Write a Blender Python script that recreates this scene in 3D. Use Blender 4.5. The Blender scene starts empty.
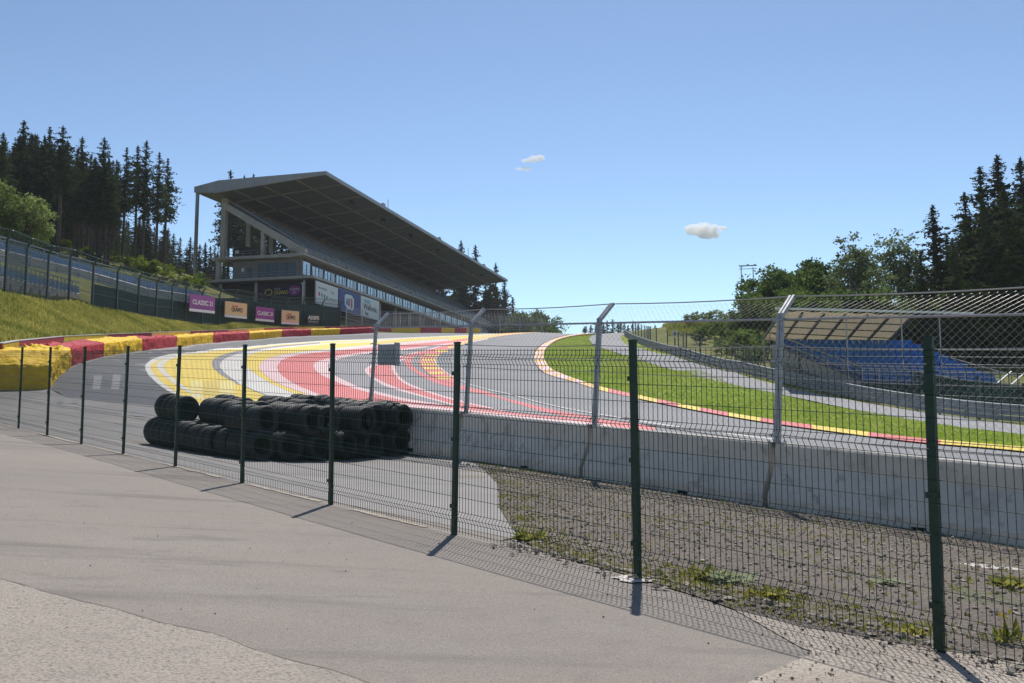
import bpy, bmesh, math, random
import numpy as np
from mathutils import Vector, Matrix
from mathutils.geometry import tessellate_polygon
random.seed(7); rng = np.random.RandomState(11)
S = bpy.context.scene
COL = S.collection
# ------------------------------------------------------------------ camera model
F = 909.0; PITCH = math.atan(88.5/909); CP, SP = math.cos(PITCH), math.sin(PITCH)
def ray(x, y):
    u = (x-512)/F; v = (341.5-y)/F
    d = (u, CP-v*SP, SP+v*CP)
    return d[0]/d[1], d[2]/d[1]
def at(x, y, D):
    r = ray(x, y); return Vector((r[0]*D, D, r[1]*D))
# ------------------------------------------------------------------ terrain (thin plate spline through surveyed points)
ctl = []
def plane(x, y): return -1.6-.0424*x+.0477*y
for x, y in [(-40,-30),(0,-40),(40,-30),(-30,-8),(-12,-6),(0,-6),(12,-6),(30,-6),(-18,4),(-6,3),(0,3),(4,2),(12,3),(-8,9),(-3,7),(0,5),(20,6),(3,10),(-1,12),(-14,14),(30,12)]:
    ctl.append((x, y, plane(x, y)))
def post_xy(k): return 2.736-1.672*k, 5.98+1.866*k, -1.42+.162*k
for k in (-3,-1,0,1,2,3,4,5,6,7,8,9,11): ctl.append(post_xy(k))
def bar_pt(k):      # catch fence posts / barrier joints ; k=0 at px 775
    return 4.2-2.62*k, 14.5+3.02*k, -1.2+.295*k
for k in (-2.5,-1,0,1,2,3): 
    x, y, z = bar_pt(k); ctl.append((x, y, z))
for p in [(262,463,19.),(400,455,21.8),(150,445,21.8),(200,455,20.5),(330,462,20.3),
  (-60,393,34),(25,390,34),(70,367,50),(103,357,58),(142,351,68),(177,347,87),(213,343,102),(249,340,118),(311,335.7,138),(345,334,145),(376,332.4,155),(440,333,172),
  (146,367,60),(240,395,36),(300,360,72),(370,350,100),(436,363,94),(540,353,115),(540,362,98),(470,340,140),
  (800,426.5,38),(717,413,45),(638,399,55),(580,382.5,70),(556,374,82),(544,362,99),(547,346,130),(559,340,148),(576,336,165),(597,334.6,178),
  (602,424,30),(775,440,26),(1024,455,22),(1024,450,31),(410,407,34),(490,400,42),(500,375,66),
  (1024,436,45),(958,427.5,47),(870,413,54),(782,395,65),(688,372,88),(626,356,112),(594,345,140),
  (1024,424,53),(870,403,64),(724,370,79),(675,356,97),(640,345,128),(624,338,155),
  (-20,343,43),(0,331,47),(0,290,62),(77,300,80),(145,317,95),(190,321,110),(240,323,125),(300,325,142),(60,331,63),(60,315,68),(145,329.5,86),(189,327.5,103),(240,326.6,121),(106,331,75),(100,303.5,86),(110,320,84),
  (0,262,80),(100,286,98),(0,245,100),(60,262,112),(120,280,120),(205,288,150),(150,263,160),(60,250,150),(-60,240,140),(180,272,190),
  (255,304,166),(285,310,162),(262,300,190),(313,320,165),(340,321,180),(420,330,215),(470,331,240),(500,333.6,188),(540,333.5,190),(600,333.5,190)]:
    v = at(*p); ctl.append(tuple(v))
ctl += [(4,240,19.),(-30,262,24),(10,300,14),(60,300,13),(40,230,20.5),(-60,230,30),(-100,260,36),(-110,160,36),(-60,60,13),(-70,20,6),(-45,30,3),(-100,90,25),(-200,150,40),(-200,300,45),(0,420,12),(150,420,14),(-150,-60,0),
  (30,165,19),(38,200,22.5),(55,190,22),(45,130,13),(60,110,9),(40,85,5),(32,75,3.4),(27,80,4.0),(50,75,3.5),(45,60,1.0),(70,60,2),(80,100,8),(35,50,.2),(60,20,-1.5),(120,60,6),(120,150,16),(200,100,12),(200,300,15),(150,-60,-4),(-400,0,20),(400,0,5),(0,-300,-6),(0,700,5),(-400,500,40),(400,500,15),(-400,-300,10),(400,-300,-4)]
C = np.array(ctl, float); SC = 60.
def _phi(r2): 
    return np.where(r2 > 1e-12, .5*r2*np.log(np.maximum(r2, 1e-12)), 0.)
_P = C[:, :2]/SC; n = len(C)
K = _phi(((_P[:, None]-_P[None])**2).sum(-1)); K += np.diag(np.where(np.hypot(C[:, 0], C[:, 1]) < 45, 3e-4, 4e-3))
A = np.zeros((n+3, n+3)); A[:n, :n] = K; A[:n, n] = 1; A[:n, n+1:] = _P; A[n, :n] = 1; A[n+1:, :n] = _P.T
_W = np.linalg.solve(A, np.concatenate([C[:, 2], [0, 0, 0]]))
def H(X, Y):
    X = np.asarray(X, float); Y = np.asarray(Y, float); sh = X.shape
    q = np.stack([X.ravel(), Y.ravel()], 1)/SC; out = np.empty(len(q))
    for i in range(0, len(q), 20000):
        qq = q[i:i+20000]
        out[i:i+20000] = _phi(((qq[:, None]-_P[None])**2).sum(-1))@_W[:n]+_W[n]+qq@_W[n+1:]
    return np.clip(out, -12, 55).reshape(sh)
def h1(x, y): return float(H(np.array([x]), np.array([y]))[0])
_DS = np.concatenate([np.arange(2, 30, .25), np.arange(30, 260, 1.)])
_cache = {}
def hit(x, y, Dmax=215):
    """where the sight line of a photograph point meets the terrain (a survey of the ground, not a projection trick)"""
    k = (x, y)
    if k in _cache: return _cache[k].copy()
    r = ray(x, y); ds = _DS[_DS < Dmax]
    g = r[1]*ds-H(r[0]*ds, ds)
    i = np.argmax(g < 0) if (g < 0).any() else -1
    if i <= 0: D = ds[np.argmin(g)] if i == -1 else ds[0]
    else:
        a, b = ds[i-1], ds[i]
        for _ in range(12):
            m = (a+b)/2
            if r[1]*m-h1(r[0]*m, m) < 0: b = m
            else: a = m
        D = (a+b)/2
    v = Vector((r[0]*D, D, h1(r[0]*D, D))); _cache[k] = v
    return v.copy()
# ------------------------------------------------------------------ mesh helpers
class MB:
    def __init__(s): s.v = []; s.f = []; s.m = []; s.cm = 0
    def add(s, vs, fs):
        o = len(s.v); s.v += [tuple(v) for v in vs]; s.f += [tuple(i+o for i in f) for f in fs]; s.m += [s.cm]*len(fs)
    def quad(s, a, b, c, d): s.add([a, b, c, d], [(0, 1, 2, 3)])
    def box(s, x0, x1, y0, y1, z0, z1, fn=None):
        vs = [(x, y, z) for z in (z0, z1) for y in (y0, y1) for x in (x0, x1)]
        if fn: vs = [fn(*v) for v in vs]
        s.add(vs, [(0, 2, 3, 1), (4, 5, 7, 6), (0, 1, 5, 4), (2, 6, 7, 3), (0, 4, 6, 2), (1, 3, 7, 5)])
    def bar(s, a, b, w, d=None, up=(0, 0, 1)):
        a = Vector(a); b = Vector(b); d = d or w; t = (b-a)
        if t.length < 1e-6: return
        t.normalize(); u = Vector(up)
        if abs(t.dot(u)) > .98: u = Vector((0, 1, 0))
        x = t.cross(u).normalized(); y = x.cross(t).normalized()
        vs = [p+x*sx*w/2+y*sy*d/2 for p in (a, b) for sx, sy in ((-1, -1), (1, -1), (1, 1), (-1, 1))]
        s.add(vs, [(0, 1, 2, 3), (7, 6, 5, 4), (0, 4, 5, 1), (1, 5, 6, 2), (2, 6, 7, 3), (3, 7, 4, 0)])
    def tube(s, pts, r, n=6, cap=True):
        pts = [Vector(p) for p in pts]; rr = r if isinstance(r, (list, tuple)) else [r]*len(pts)
        o = len(s.v); N = len(pts)
        for i, p in enumerate(pts):
            t = (pts[min(i+1, N-1)]-pts[max(i-1, 0)]).normalized()
            u = Vector((0, 0, 1)) if abs(t.z) < .9 else Vector((0, 1, 0))
            x = t.cross(u).normalized(); y = x.cross(t)
            for k in range(n):
                an = 2*math.pi*k/n; s.v.append(tuple(p+(x*math.cos(an)+y*math.sin(an))*rr[i]))
        for i in range(N-1):
            for k in range(n):
                s.f.append((o+i*n+k, o+i*n+(k+1) % n, o+(i+1)*n+(k+1) % n, o+(i+1)*n+k)); s.m.append(s.cm)
        if cap:
            s.f.append(tuple(o+k for k in range(n))[::-1]); s.m.append(s.cm)
            s.f.append(tuple(o+(N-1)*n+k for k in range(n))); s.m.append(s.cm)
    def prism(s, prof, fn, a, b):
        n_ = len(prof); vs = [fn(a, *p) for p in prof]+[fn(b, *p) for p in prof]
        s.add(vs, [tuple(range(n_))[::-1], tuple(range(n_, 2*n_))]+[(i, (i+1) % n_, n_+(i+1) % n_, n_+i) for i in range(n_)])
    def build(s, name, mat, parent=None, smooth=False, fix=True):
        me = bpy.data.meshes.new(name); me.from_pydata(s.v, [], s.f)
        for m in (mat if isinstance(mat, list) else [mat]): me.materials.append(m)
        if isinstance(mat, list): me.polygons.foreach_set('material_index', s.m)
        if fix:
            bm = bmesh.new(); bm.from_mesh(me); bmesh.ops.recalc_face_normals(bm, faces=bm.faces); bm.to_mesh(me); bm.free()
        if smooth: me.polygons.foreach_set('use_smooth', [True]*len(me.polygons))
        me.update()
        o = bpy.data.objects.new(name, me); COL.objects.link(o)
        if parent: o.parent = parent; o.matrix_parent_inverse = Matrix.Translation(-parent.location) if parent.get('_w') else Matrix()
        return o
def tag(o, label=None, cat=None, group=None, kind=None):
    if label: o['label'] = label
    if cat: o['category'] = cat
    if group: o['group'] = group
    if kind: o['kind'] = kind
    return o
def thing(name, label, cat, loc=(0, 0, 0), group=None, world=False):
    """Empty at a thing's base. world=True: its parts are given in world coordinates"""
    o = bpy.data.objects.new(name, None); COL.objects.link(o); o.location = loc; o.empty_display_size = .3
    if world: o['_w'] = 1
    return tag(o, label, cat, group)
def copy_tree(o, parent=None):
    c = o.copy(); COL.objects.link(c)
    if parent: c.parent = parent
    for ch in list(o.children): copy_tree(ch, c)
    return c
# ------------------------------------------------------------------ materials
def mat(name, col, rough=.7, metal=0., noise=None, bump=None, spec=.4, col2=None, trans=0.):
    """noise=(scale, amount[, detail]); col2 = second colour mixed by the noise"""
    m = bpy.data.materials.new(name); m.use_nodes = True; nt = m.node_tree; N = nt.nodes; L = nt.links
    b = N['Principled BSDF']; b.inputs['Roughness'].default_value = rough; b.inputs['Metallic'].default_value = metal
    b.inputs['Specular IOR Level'].default_value = spec
    b.inputs['Base Color'].default_value = (*col, 1)
    tc = N.new('ShaderNodeTexCoord')
    if noise:
        t = N.new('ShaderNodeTexNoise'); t.inputs['Scale'].default_value = noise[0]; t.inputs['Detail'].default_value = noise[2] if len(noise) > 2 else 6; t.inputs['Roughness'].default_value = .65
        L.new(tc.outputs['Object'], t.inputs['Vector'])
        r = N.new('ShaderNodeValToRGB'); a = noise[1]
        c2 = col2 or tuple(c*(1-a) for c in col); c1 = col if col2 else tuple(min(1, c*(1+a)) for c in col)
        r.color_ramp.elements[0].position = .35; r.color_ramp.elements[1].position = .65
        r.color_ramp.elements[0].color = (*c2, 1); r.color_ramp.elements[1].color = (*c1, 1)
        L.new(t.outputs['Fac'], r.inputs['Fac']); L.new(r.outputs['Color'], b.inputs['Base Color'])
    if bump:
        t2 = N.new('ShaderNodeTexNoise'); t2.inputs['Scale'].default_value = bump[0]; t2.inputs['Detail'].default_value = 5
        L.new(tc.outputs['Object'], t2.inputs['Vector'])
        bp = N.new('ShaderNodeBump'); bp.inputs['Strength'].default_value = bump[1]; bp.inputs['Distance'].default_value = bump[2] if len(bump) > 2 else .02
        L.new(t2.outputs['Fac'], bp.inputs['Height']); L.new(bp.outputs['Normal'], b.inputs['Normal'])
    return m
def leafmat(name, c1, c2, trans=.35, scale=.35):
    m = bpy.data.materials.new(name); m.use_nodes = True; nt = m.node_tree; N = nt.nodes; L = nt.links
    N.remove(N['Principled BSDF']); out = N['Material Output']
    tc = N.new('ShaderNodeTexCoord'); t = N.new('ShaderNodeTexNoise'); t.inputs['Scale'].default_value = scale; t.inputs['Detail'].default_value = 4
    L.new(tc.outputs['Object'], t.inputs['Vector'])
    oi = N.new('ShaderNodeObjectInfo'); ad = N.new('ShaderNodeMath'); ad.operation = 'MULTIPLY_ADD'; ad.inputs[1].default_value = .25; 
    L.new(oi.outputs['Random'], ad.inputs[0]); L.new(t.outputs['Fac'], ad.inputs[2])
    r = N.new('ShaderNodeValToRGB'); r.color_ramp.elements[0].position = .4; r.color_ramp.elements[1].position = .85
    r.color_ramp.elements[0].color = (*c1, 1); r.color_ramp.elements[1].color = (*c2, 1); L.new(ad.outputs[0], r.inputs['Fac'])
    d = N.new('ShaderNodeBsdfDiffuse'); tr = N.new('ShaderNodeBsdfTranslucent'); mx = N.new('ShaderNodeMixShader'); mx.inputs[0].default_value = trans
    L.new(r.outputs['Color'], d.inputs['Color']); L.new(r.outputs['Color'], tr.inputs['Color'])
    L.new(d.outputs[0], mx.inputs[1]); L.new(tr.outputs[0], mx.inputs[2]); L.new(mx.outputs[0], out.inputs['Surface'])
    return m
def groundmat(name, base, layers, rough=.9, bump=(60, .4, .01), spec=.3):
    """layers: (kind, scale, lo, hi, colour, strength[, stretch]) mixed one after the other over the base"""
    m = bpy.data.materials.new(name); m.use_nodes = True; nt = m.node_tree; N = nt.nodes; L = nt.links
    b = N['Principled BSDF']; b.inputs['Roughness'].default_value = rough; b.inputs['Specular IOR Level'].default_value = spec
    tc = N.new('ShaderNodeTexCoord'); cur = None
    for i, ly in enumerate(layers):
        kind, sc, lo, hi, c, st = ly[:6]
        vec = tc.outputs['Object']
        if len(ly) > 6:
            mp = N.new('ShaderNodeMapping'); mp.inputs['Rotation'].default_value = (0, 0, ly[6][0]); mp.inputs['Scale'].default_value = (ly[6][1], ly[6][2], 1)
            L.new(vec, mp.inputs['Vector']); vec = mp.outputs['Vector']
        if kind == 'n':
            t = N.new('ShaderNodeTexNoise'); t.inputs['Detail'].default_value = 7; t.inputs['Roughness'].default_value = .6; o = t.outputs['Fac']
        else:
            t = N.new('ShaderNodeTexVoronoi'); o = t.outputs['Distance'] if kind == 'v' else t.outputs['Color']
        t.inputs['Scale'].default_value = sc; L.new(vec, t.inputs['Vector'])
        mr = N.new('ShaderNodeMapRange'); mr.inputs[1].default_value = lo; mr.inputs[2].default_value = hi; mr.inputs[4].default_value = st; L.new(o, mr.inputs[0])
        mx = N.new('ShaderNodeMix'); mx.data_type = 'RGBA'; L.new(mr.outputs[0], mx.inputs[0])
        if cur is None: mx.inputs[6].default_value = (*base, 1)
        else: L.new(cur, mx.inputs[6])
        mx.inputs[7].default_value = (*c, 1); cur = mx.outputs[2]
    L.new(cur, b.inputs['Base Color'])
    t2 = N.new('ShaderNodeTexNoise'); t2.inputs['Scale'].default_value = bump[0]; t2.inputs['Detail'].default_value = 4; L.new(tc.outputs['Object'], t2.inputs['Vector'])
    bp = N.new('ShaderNodeBump'); bp.inputs['Strength'].default_value = bump[1]; bp.inputs['Distance'].default_value = bump[2]
    L.new(t2.outputs['Fac'], bp.inputs['Height']); L.new(bp.outputs['Normal'], b.inputs['Normal'])
    return m
M = {}
FR = .84
M['yard'] = groundmat('yard_asphalt', (.45, .385, .33), [
    ('n', .5, .4, .65, (.375, .33, .292), .8, (FR, .3, 1.2)), ('n', 1.3, .5, .7, (.5, .445, .39), .55, (FR, .4, 1.3)), ('n', .7, .55, .64, (.24, .21, .19), .75, (FR, .16, 1.8)), ('n', 1.1, .62, .68, (.2, .18, .165), .5, (FR, .5, 1.5)),
    ('n', 3.2, .58, .7, (.28, .245, .215), .5), ('n', 70, .42, .6, (.24, .215, .19), .65), ('n', 110, .55, .66, (.66, .6, .52), .6), ('v', 3.1, .0, .03, (.05, .045, .04), .4)], bump=(110, .8, .008))
M['yard_coarse'] = groundmat('old_coarse_asphalt', (.40, .35, .295), [
    ('n', .9, .45, .65, (.34, .295, .25), .7, (FR, .6, 1.2)), ('n', 2.4, .56, .66, (.26, .228, .2), .5), ('c', 75, .0, 1., (.27, .235, .2), .75), ('n', 45, .5, .64, (.15, .13, .115), .8), ('n', 90, .58, .68, (.56, .5, .43), .45)], bump=(60, 1., .014))
M['yard_back'] = groundmat('run_off_asphalt', (.3, .28, .265), [
    ('n', .25, .42, .62, (.235, .225, .215), .8), ('n', .6, .52, .64, (.38, .35, .32), .6, (.6, .3, 1.5)), ('n', 60, .45, .65, (.13, .13, .13), .4)], bump=(90, .4, .006))
M['track'] = groundmat('track_asphalt', (.26, .255, .258), [
    ('n', .06, .42, .6, (.2, .2, .207), .8), ('n', .25, .55, .7, (.27, .265, .26), .5, (1.0, .25, 1.4)), ('n', 12, .4, .65, (.16, .16, .165), .45)], rough=.75, bump=(50, .3, .006))
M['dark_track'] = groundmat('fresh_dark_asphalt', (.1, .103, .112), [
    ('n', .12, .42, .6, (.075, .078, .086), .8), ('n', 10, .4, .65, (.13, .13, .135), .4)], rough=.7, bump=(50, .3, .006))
M['service'] = groundmat('service_asphalt', (.33, .325, .33), [('n', .2, .42, .6, (.27, .27, .275), .7), ('n', 9, .4, .65, (.23, .23, .235), .4)], bump=(50, .3, .006))
M['gravel'] = groundmat('gravel', (.27, .215, .165), [
    ('n', .5, .42, .62, (.19, .155, .125), .8), ('c', 34, .1, .9, (.3, .26, .22), .5), ('n', 1.2, .5, .62, (.13, .108, .088), .5), ('v', 16, .0, .3, (.07, .06, .055), .5), ('n', .9, .6, .7, (.1, .13, .04), .6)], bump=(24, 1., .05))
M['sand'] = groundmat('sandy_dirt', (.48, .42, .35), [
    ('n', 1.2, .42, .62, (.33, .28, .23), .8), ('c', 60, .2, .9, (.24, .2, .17), .5), ('n', 40, .55, .68, (.14, .12, .1), .6)], bump=(40, .9, .025))
M['grass_base'] = groundmat('meadow_grass', (.16, .175, .045), [
    ('n', .15, .42, .6, (.26, .22, .08), .8), ('n', .8, .5, .66, (.12, .145, .03), .7), ('n', 6, .45, .65, (.1, .12, .03), .6)], bump=(6, 1., .15), spec=.1)
M['grass_lawn'] = groundmat('mown_grass', (.24, .32, .045), [
    ('n', .12, .42, .6, (.26, .28, .06), .8), ('n', .5, .52, .66, (.16, .2, .03), .6), ('n', 2.5, .45, .65, (.13, .18, .025), .6)], bump=(14, .9, .06), spec=.1)
M['y'] = mat('yellow_paint', (.76, .55, .06), .6, noise=(1.5, .1)); M['ypale'] = mat('pale_yellow_patch', (.74, .61, .2), .6, noise=(2, .08)); M['yo'] = mat('worn_yellow_patch', (.65, .48, .08), .6, noise=(2, .08))
M['w'] = mat('white_paint', (.64, .61, .56), .6, noise=(1.2, .08)); M['pk'] = mat('pale_pink_paint', (.74, .5, .5), .6, noise=(1.5, .07))
M['r'] = mat('faded_red_paint', (.66, .145, .135), .6, noise=(1.5, .1)); M['or'] = mat('orange_kerb_paint', (.82, .45, .13), .6, noise=(1.5, .1)); M['gp'] = mat('grey_painted_band', (.25, .24, .25), .7, noise=(1.5, .12))
M['scuff'] = mat('faded_patch_paint', (.2, .2, .205), .7, noise=(6, .15))
M['concrete'] = groundmat('barrier_concrete', (.64, .59, .53), [('n', .7, .42, .62, (.54, .49, .44), .7), ('n', 2.2, .54, .66, (.27, .24, .21), .6), ('n', 5., .58, .66, (.2, .18, .16), .55), ('n', 40, .45, .65, (.44, .42, .39), .5)], bump=(30, .35, .01))
M['galv'] = mat('galvanised_steel', (.36, .36, .38), .45, .7, noise=(8, .18)); M['cable'] = mat('steel_cable', (.42, .4, .39), .45, .6); M['armco'] = mat('guard_rail_steel', (.3, .32, .34), .75, .2, noise=(1.5, .2))
M['green'] = mat('dark_green_powder_coat', (.008, .035, .022), .45, 0, noise=(20, .2)); M['gwire'] = mat('dark_green_wire', (.012, .04, .03), .4)
M['rubber'] = mat('tyre_rubber', (.008, .008, .009), .6, noise=(7, .5), bump=(18, .4, .01), spec=.5)
def tarp(name, col):
    m = mat(name, col, .6, noise=(1.6, .16), bump=(3.2, 1., .22), spec=.22); return m
M['tarp_y'] = tarp('yellow_tarpaulin', (.76, .48, .012)); M['tarp_r'] = tarp('red_tarpaulin', (.40, .018, .03))
M['wall_y'] = mat('yellow_wall_paint', (.8, .5, .03), .6, noise=(2, .1)); M['wall_r'] = mat('red_wall_paint', (.45, .04, .06), .6, noise=(2, .1)); M['wall_top'] = mat('pale_wall_coping', (.4, .38, .35), .8)
M['bconc'] = mat('building_concrete', (.3, .29, .29), .85, noise=(.6, .18), bump=(8, .2, .02)); M['bconc_l'] = mat('light_precast_concrete', (.42, .4, .39), .85, noise=(.5, .14))
M['roof'] = mat('roof_cladding', (.085, .095, .11), .6, noise=(.3, .12)); M['roof_rib'] = mat('roof_rib_steel', (.19, .2, .205), .55); M['fascia'] = mat('roof_fascia_metal', (.3, .3, .31), .5, .3, noise=(.4, .1))
M['tier'] = mat('seating_terrace', (.17, .175, .19), .8, noise=(.5, .15)); M['seat_grey'] = mat('grey_blue_seats', (.1, .125, .16), .6, noise=(.8, .3)); M['backwall'] = mat('terrace_back_wall', (.12, .1, .085), .85, noise=(.4, .4))
M['panel'] = mat('grey_wall_panels', (.2, .2, .215), .7, noise=(.4, .08)); M['crack'] = mat('crack_bitumen', (.16, .14, .12), .9); M['dark'] = mat('dark_parts_and_void_shade', (.02, .019, .02), .8); M['soffit'] = mat('brown_soffit', (.1, .082, .07), .8)  # 'dark' colours black parts and also paints the shade inside openings
M['glass'] = mat('window_glass', (.16, .25, .36), .06, .35, spec=1.); M['glass_l'] = mat('bright_window_glass', (.5, .62, .7), .12, .25, spec=1.); M['mull'] = mat('window_frame_paint', (.08, .08, .09), .6)
M['brick'] = mat('brown_masonry', (.13, .095, .075), .9, noise=(2.5, .35))
M['navy'] = mat('navy_banner', (.012, .014, .035), .6); M['white'] = mat('white_sign_vinyl', (.72, .73, .76), .55); M['blue'] = mat('blue_sign_vinyl', (.035, .06, .26), .55)
M['purple'] = mat('purple_sign_vinyl', (.27, .035, .26), .55); M['tan'] = mat('tan_sign_vinyl', (.72, .5, .25), .55); M['ink'] = mat('black_lettering', (.02, .02, .03), .6); M['gold'] = mat('yellow_lettering', (.7, .55, .12), .6)
M['cyan'] = mat('cyan_lettering', (.1, .45, .65), .6); M['redink'] = mat('red_lettering', (.65, .08, .06), .6); M['greenink'] = mat('green_lettering', (.06, .35, .15), .6); M['greytext'] = mat('grey_lettering', (.3, .3, .32), .6)
M['bin'] = mat('green_bin_plastic', (.015, .13, .09), .5); M['screen'] = mat('green_windscreen_cloth', (.018, .06, .055), .8, noise=(.8, .3)); M['fgreen'] = mat('tall_green_fence_steel', (.035, .07, .065), .5)
M['blueseat'] = mat('blue_plastic_seats', (.015, .14, .46), .5, noise=(1., .2)); M['blueseat_far'] = mat('pale_blue_plastic_seats', (.1, .24, .5), .5, noise=(.7, .3)); M['canvas'] = mat('cream_canvas_roof', (.5, .41, .24), .8)
def canvas():
    m = bpy.data.materials.new('cream_canvas'); m.use_nodes = True; N = m.node_tree.nodes; L = m.node_tree.links; N.remove(N['Principled BSDF'])
    t = N.new('ShaderNodeTexNoise'); t.inputs['Scale'].default_value = .8; r = N.new('ShaderNodeValToRGB'); r.color_ramp.elements[0].color = (.34, .29, .2, 1); r.color_ramp.elements[1].color = (.5, .43, .3, 1); L.new(t.outputs['Fac'], r.inputs[0])
    d = N.new('ShaderNodeBsdfDiffuse'); tr = N.new('ShaderNodeBsdfTranslucent'); mx = N.new('ShaderNodeMixShader'); mx.inputs[0].default_value = .3
    L.new(r.outputs[0], d.inputs[0]); L.new(r.outputs[0], tr.inputs[0]); L.new(d.outputs[0], mx.inputs[1]); L.new(tr.outputs[0], mx.inputs[2]); L.new(mx.outputs[0], N['Material Output'].inputs[0]); return m
M['canvas'] = canvas()
M['bark'] = mat('spruce_bark', (.075, .06, .052), .95, noise=(3, .3)); M['bark_l'] = mat('pale_bark', (.2, .18, .16), .9, noise=(3, .3))
M['needle'] = leafmat('spruce_needles', (.03, .048, .024), (.08, .105, .04), .28); M['needle_b'] = leafmat('brownish_spruce_needles', (.03, .038, .018), (.075, .072, .03), .22)
M['leaf_d'] = leafmat('dark_leaves', (.05, .09, .022), (.18, .25, .06), .45, .8); M['leaf_l'] = leafmat('light_leaves', (.08, .13, .025), (.34, .4, .14), .45, 1.2); M['leaf_y'] = leafmat('yellow_green_leaves', (.10, .14, .02), (.21, .26, .04), .45)
M['leaf_g'] = leafmat('grey_green_leaves', (.11, .15, .065), (.27, .33, .14), .45)
M['blade'] = leafmat('grass_blades', (.27, .38, .04), (.55, .62, .11), .5, .35); M['blade_dry'] = leafmat('meadow_blades', (.19, .23, .045), (.5, .46, .13), .45, .3); M['weed'] = leafmat('weed_leaves', (.14, .16, .03), (.42, .38, .1), .5, 4); M['weed_pale'] = leafmat('pale_weed_leaves', (.25, .3, .16), (.5, .52, .36), .4, 8)
M['stone'] = mat('loose_stones', (.29, .25, .21), .9, noise=(9, .45)); M['stone_l'] = mat('pale_rubble', (.5, .47, .42), .9, noise=(6, .25)); M['box'] = mat('grey_cabinet', (.36, .37, .39), .5, .3); M['debris'] = mat('dark_debris', (.08, .07, .06), .9)
M['petal'] = mat('yellow_petals', (.8, .6, .03), .6)
# ------------------------------------------------------------------ ground sheets
def grid_axis(a, b, step, far, g=1.18):
    v = list(np.arange(a, b+.01, step)); s = step; x = v[-1]
    while x < far: s *= g; x += s; v.append(x)
    s = step; x = v[0]; pre = []
    while x > -far: s *= g; x -= s; pre.append(x)
    return np.array(pre[::-1]+v)
def terrain():
    xs = grid_axis(-75, 75, 1.5, 1600); ys = grid_axis(-6, 235, 1.5, 1600)
    X, Y = np.meshgrid(xs, ys); Z = H(X, Y)-.09
    nx, ny = len(xs), len(ys)
    v = np.stack([X.ravel(), Y.ravel(), Z.ravel()], 1).tolist()
    f = [(j*nx+i, j*nx+i+1, (j+1)*nx+i+1, (j+1)*nx+i) for j in range(ny-1) for i in range(nx-1)]
    me = bpy.data.meshes.new('ground'); me.from_pydata(v, [], f); me.materials.append(M['grass_base']); me.polygons.foreach_set('use_smooth', [True]*len(f))
    o = bpy.data.objects.new('ground', me); COL.objects.link(o); tag(o, kind='structure', label='rough meadow ground running up the hillsides')
terrain()
def sheet(name, poly, m, lift, step=1.25, kind='structure', label=None, parent=None):
    pts = [Vector((p[0], p[1], 0)) for p in poly]
    bm = bmesh.new(); vs = [bm.verts.new(p) for p in pts]
    for t in tessellate_polygon([pts]):
        try: bm.faces.new([vs[i] for i in t])
        except ValueError: pass
    xs = [p.x for p in pts]; ys = [p.y for p in pts]
    for ax, lo, hi in ((0, min(xs), max(xs)), (1, min(ys), max(ys))):
        k = math.floor(lo/step)+1
        while k*step < hi:
            co = [0, 0, 0]; co[ax] = k*step; no = [0, 0, 0]; no[ax] = 1
            bmesh.ops.bisect_plane(bm, geom=bm.verts[:]+bm.edges[:]+bm.faces[:], plane_co=co, plane_no=no, dist=1e-5)
            k += 1
    bm.verts.ensure_lookup_table()
    P = np.array([v.co[:2] for v in bm.verts]); Z = H(P[:, 0], P[:, 1])
    dist = np.hypot(P[:, 0], P[:, 1])
    for v, z, d in zip(bm.verts, Z, dist): v.co.z = z+lift*.7*(1+d/35.)
    bmesh.ops.recalc_face_normals(bm, faces=bm.faces)
    for f in bm.faces:
        if f.normal.z < 0: f.normal_flip()
        f.smooth = True
    me = bpy.data.meshes.new(name); bm.to_mesh(me); bm.free(); me.materials.append(m)
    o = bpy.data.objects.new(name, me); COL.objects.link(o)
    if parent: o.parent = parent
    elif kind: tag(o, kind=kind, label=label)
    return o
def px(l): return [hit(*p)[:2] for p in l]
def dense(l, n_=6):
    """Catmull-Rom smoothing of a traced outline"""
    out = []; L = len(l)
    for i in range(L-1):
        p0 = l[max(i-1, 0)]; p1 = l[i]; p2 = l[i+1]; p3 = l[min(i+2, L-1)]
        for k in range(n_):
            t = k/n_
            out.append(tuple(.5*((2*b)+(-a+c)*t+(2*a-5*b+4*c-d)*t*t+(-a+3*b-3*c+d)*t**3) for a, b, c, d in zip(p0, p1, p2, p3)))
    return out+[l[-1]]
# tyre wall front foot, on the ground
WALLF = [(-70, 393), (-10, 390.3), (50, 389), (56, 379), (70, 368), (86, 361.5), (103, 357), (122, 353.6), (142, 351), (177, 347), (213, 343), (249, 340), (282, 337.3), (311, 335.7), (340, 334.6), (376, 333.0)]
yard = [(-60, -20), (60, -20), (60, 8)]+[(bar_pt(k)[0]+.3, bar_pt(k)[1]+.5) for k in (-8, -4, 0, 2, 3.5)]+[(-3, 34), (-10, 40)]+px([(60, 395), (50, 389), (-10, 390.3)])+[(-40, 36), (-60, 20)]
sheet('yard_asphalt', yard, M['yard'], .003, 1.25)
K2O = [(1200, 471), (1024, 450.5), (918, 441), (841, 431.5), (768, 421.6), (717, 413), (673, 404.5), (632.6, 396), (601, 388.7), (575, 380.5), (560, 374.7), (551, 370), (545.8, 363.8), (543.7, 357), (545.3, 351), (551, 345), (560, 340.3), (576, 336.5), (597, 334.6)]
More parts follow.
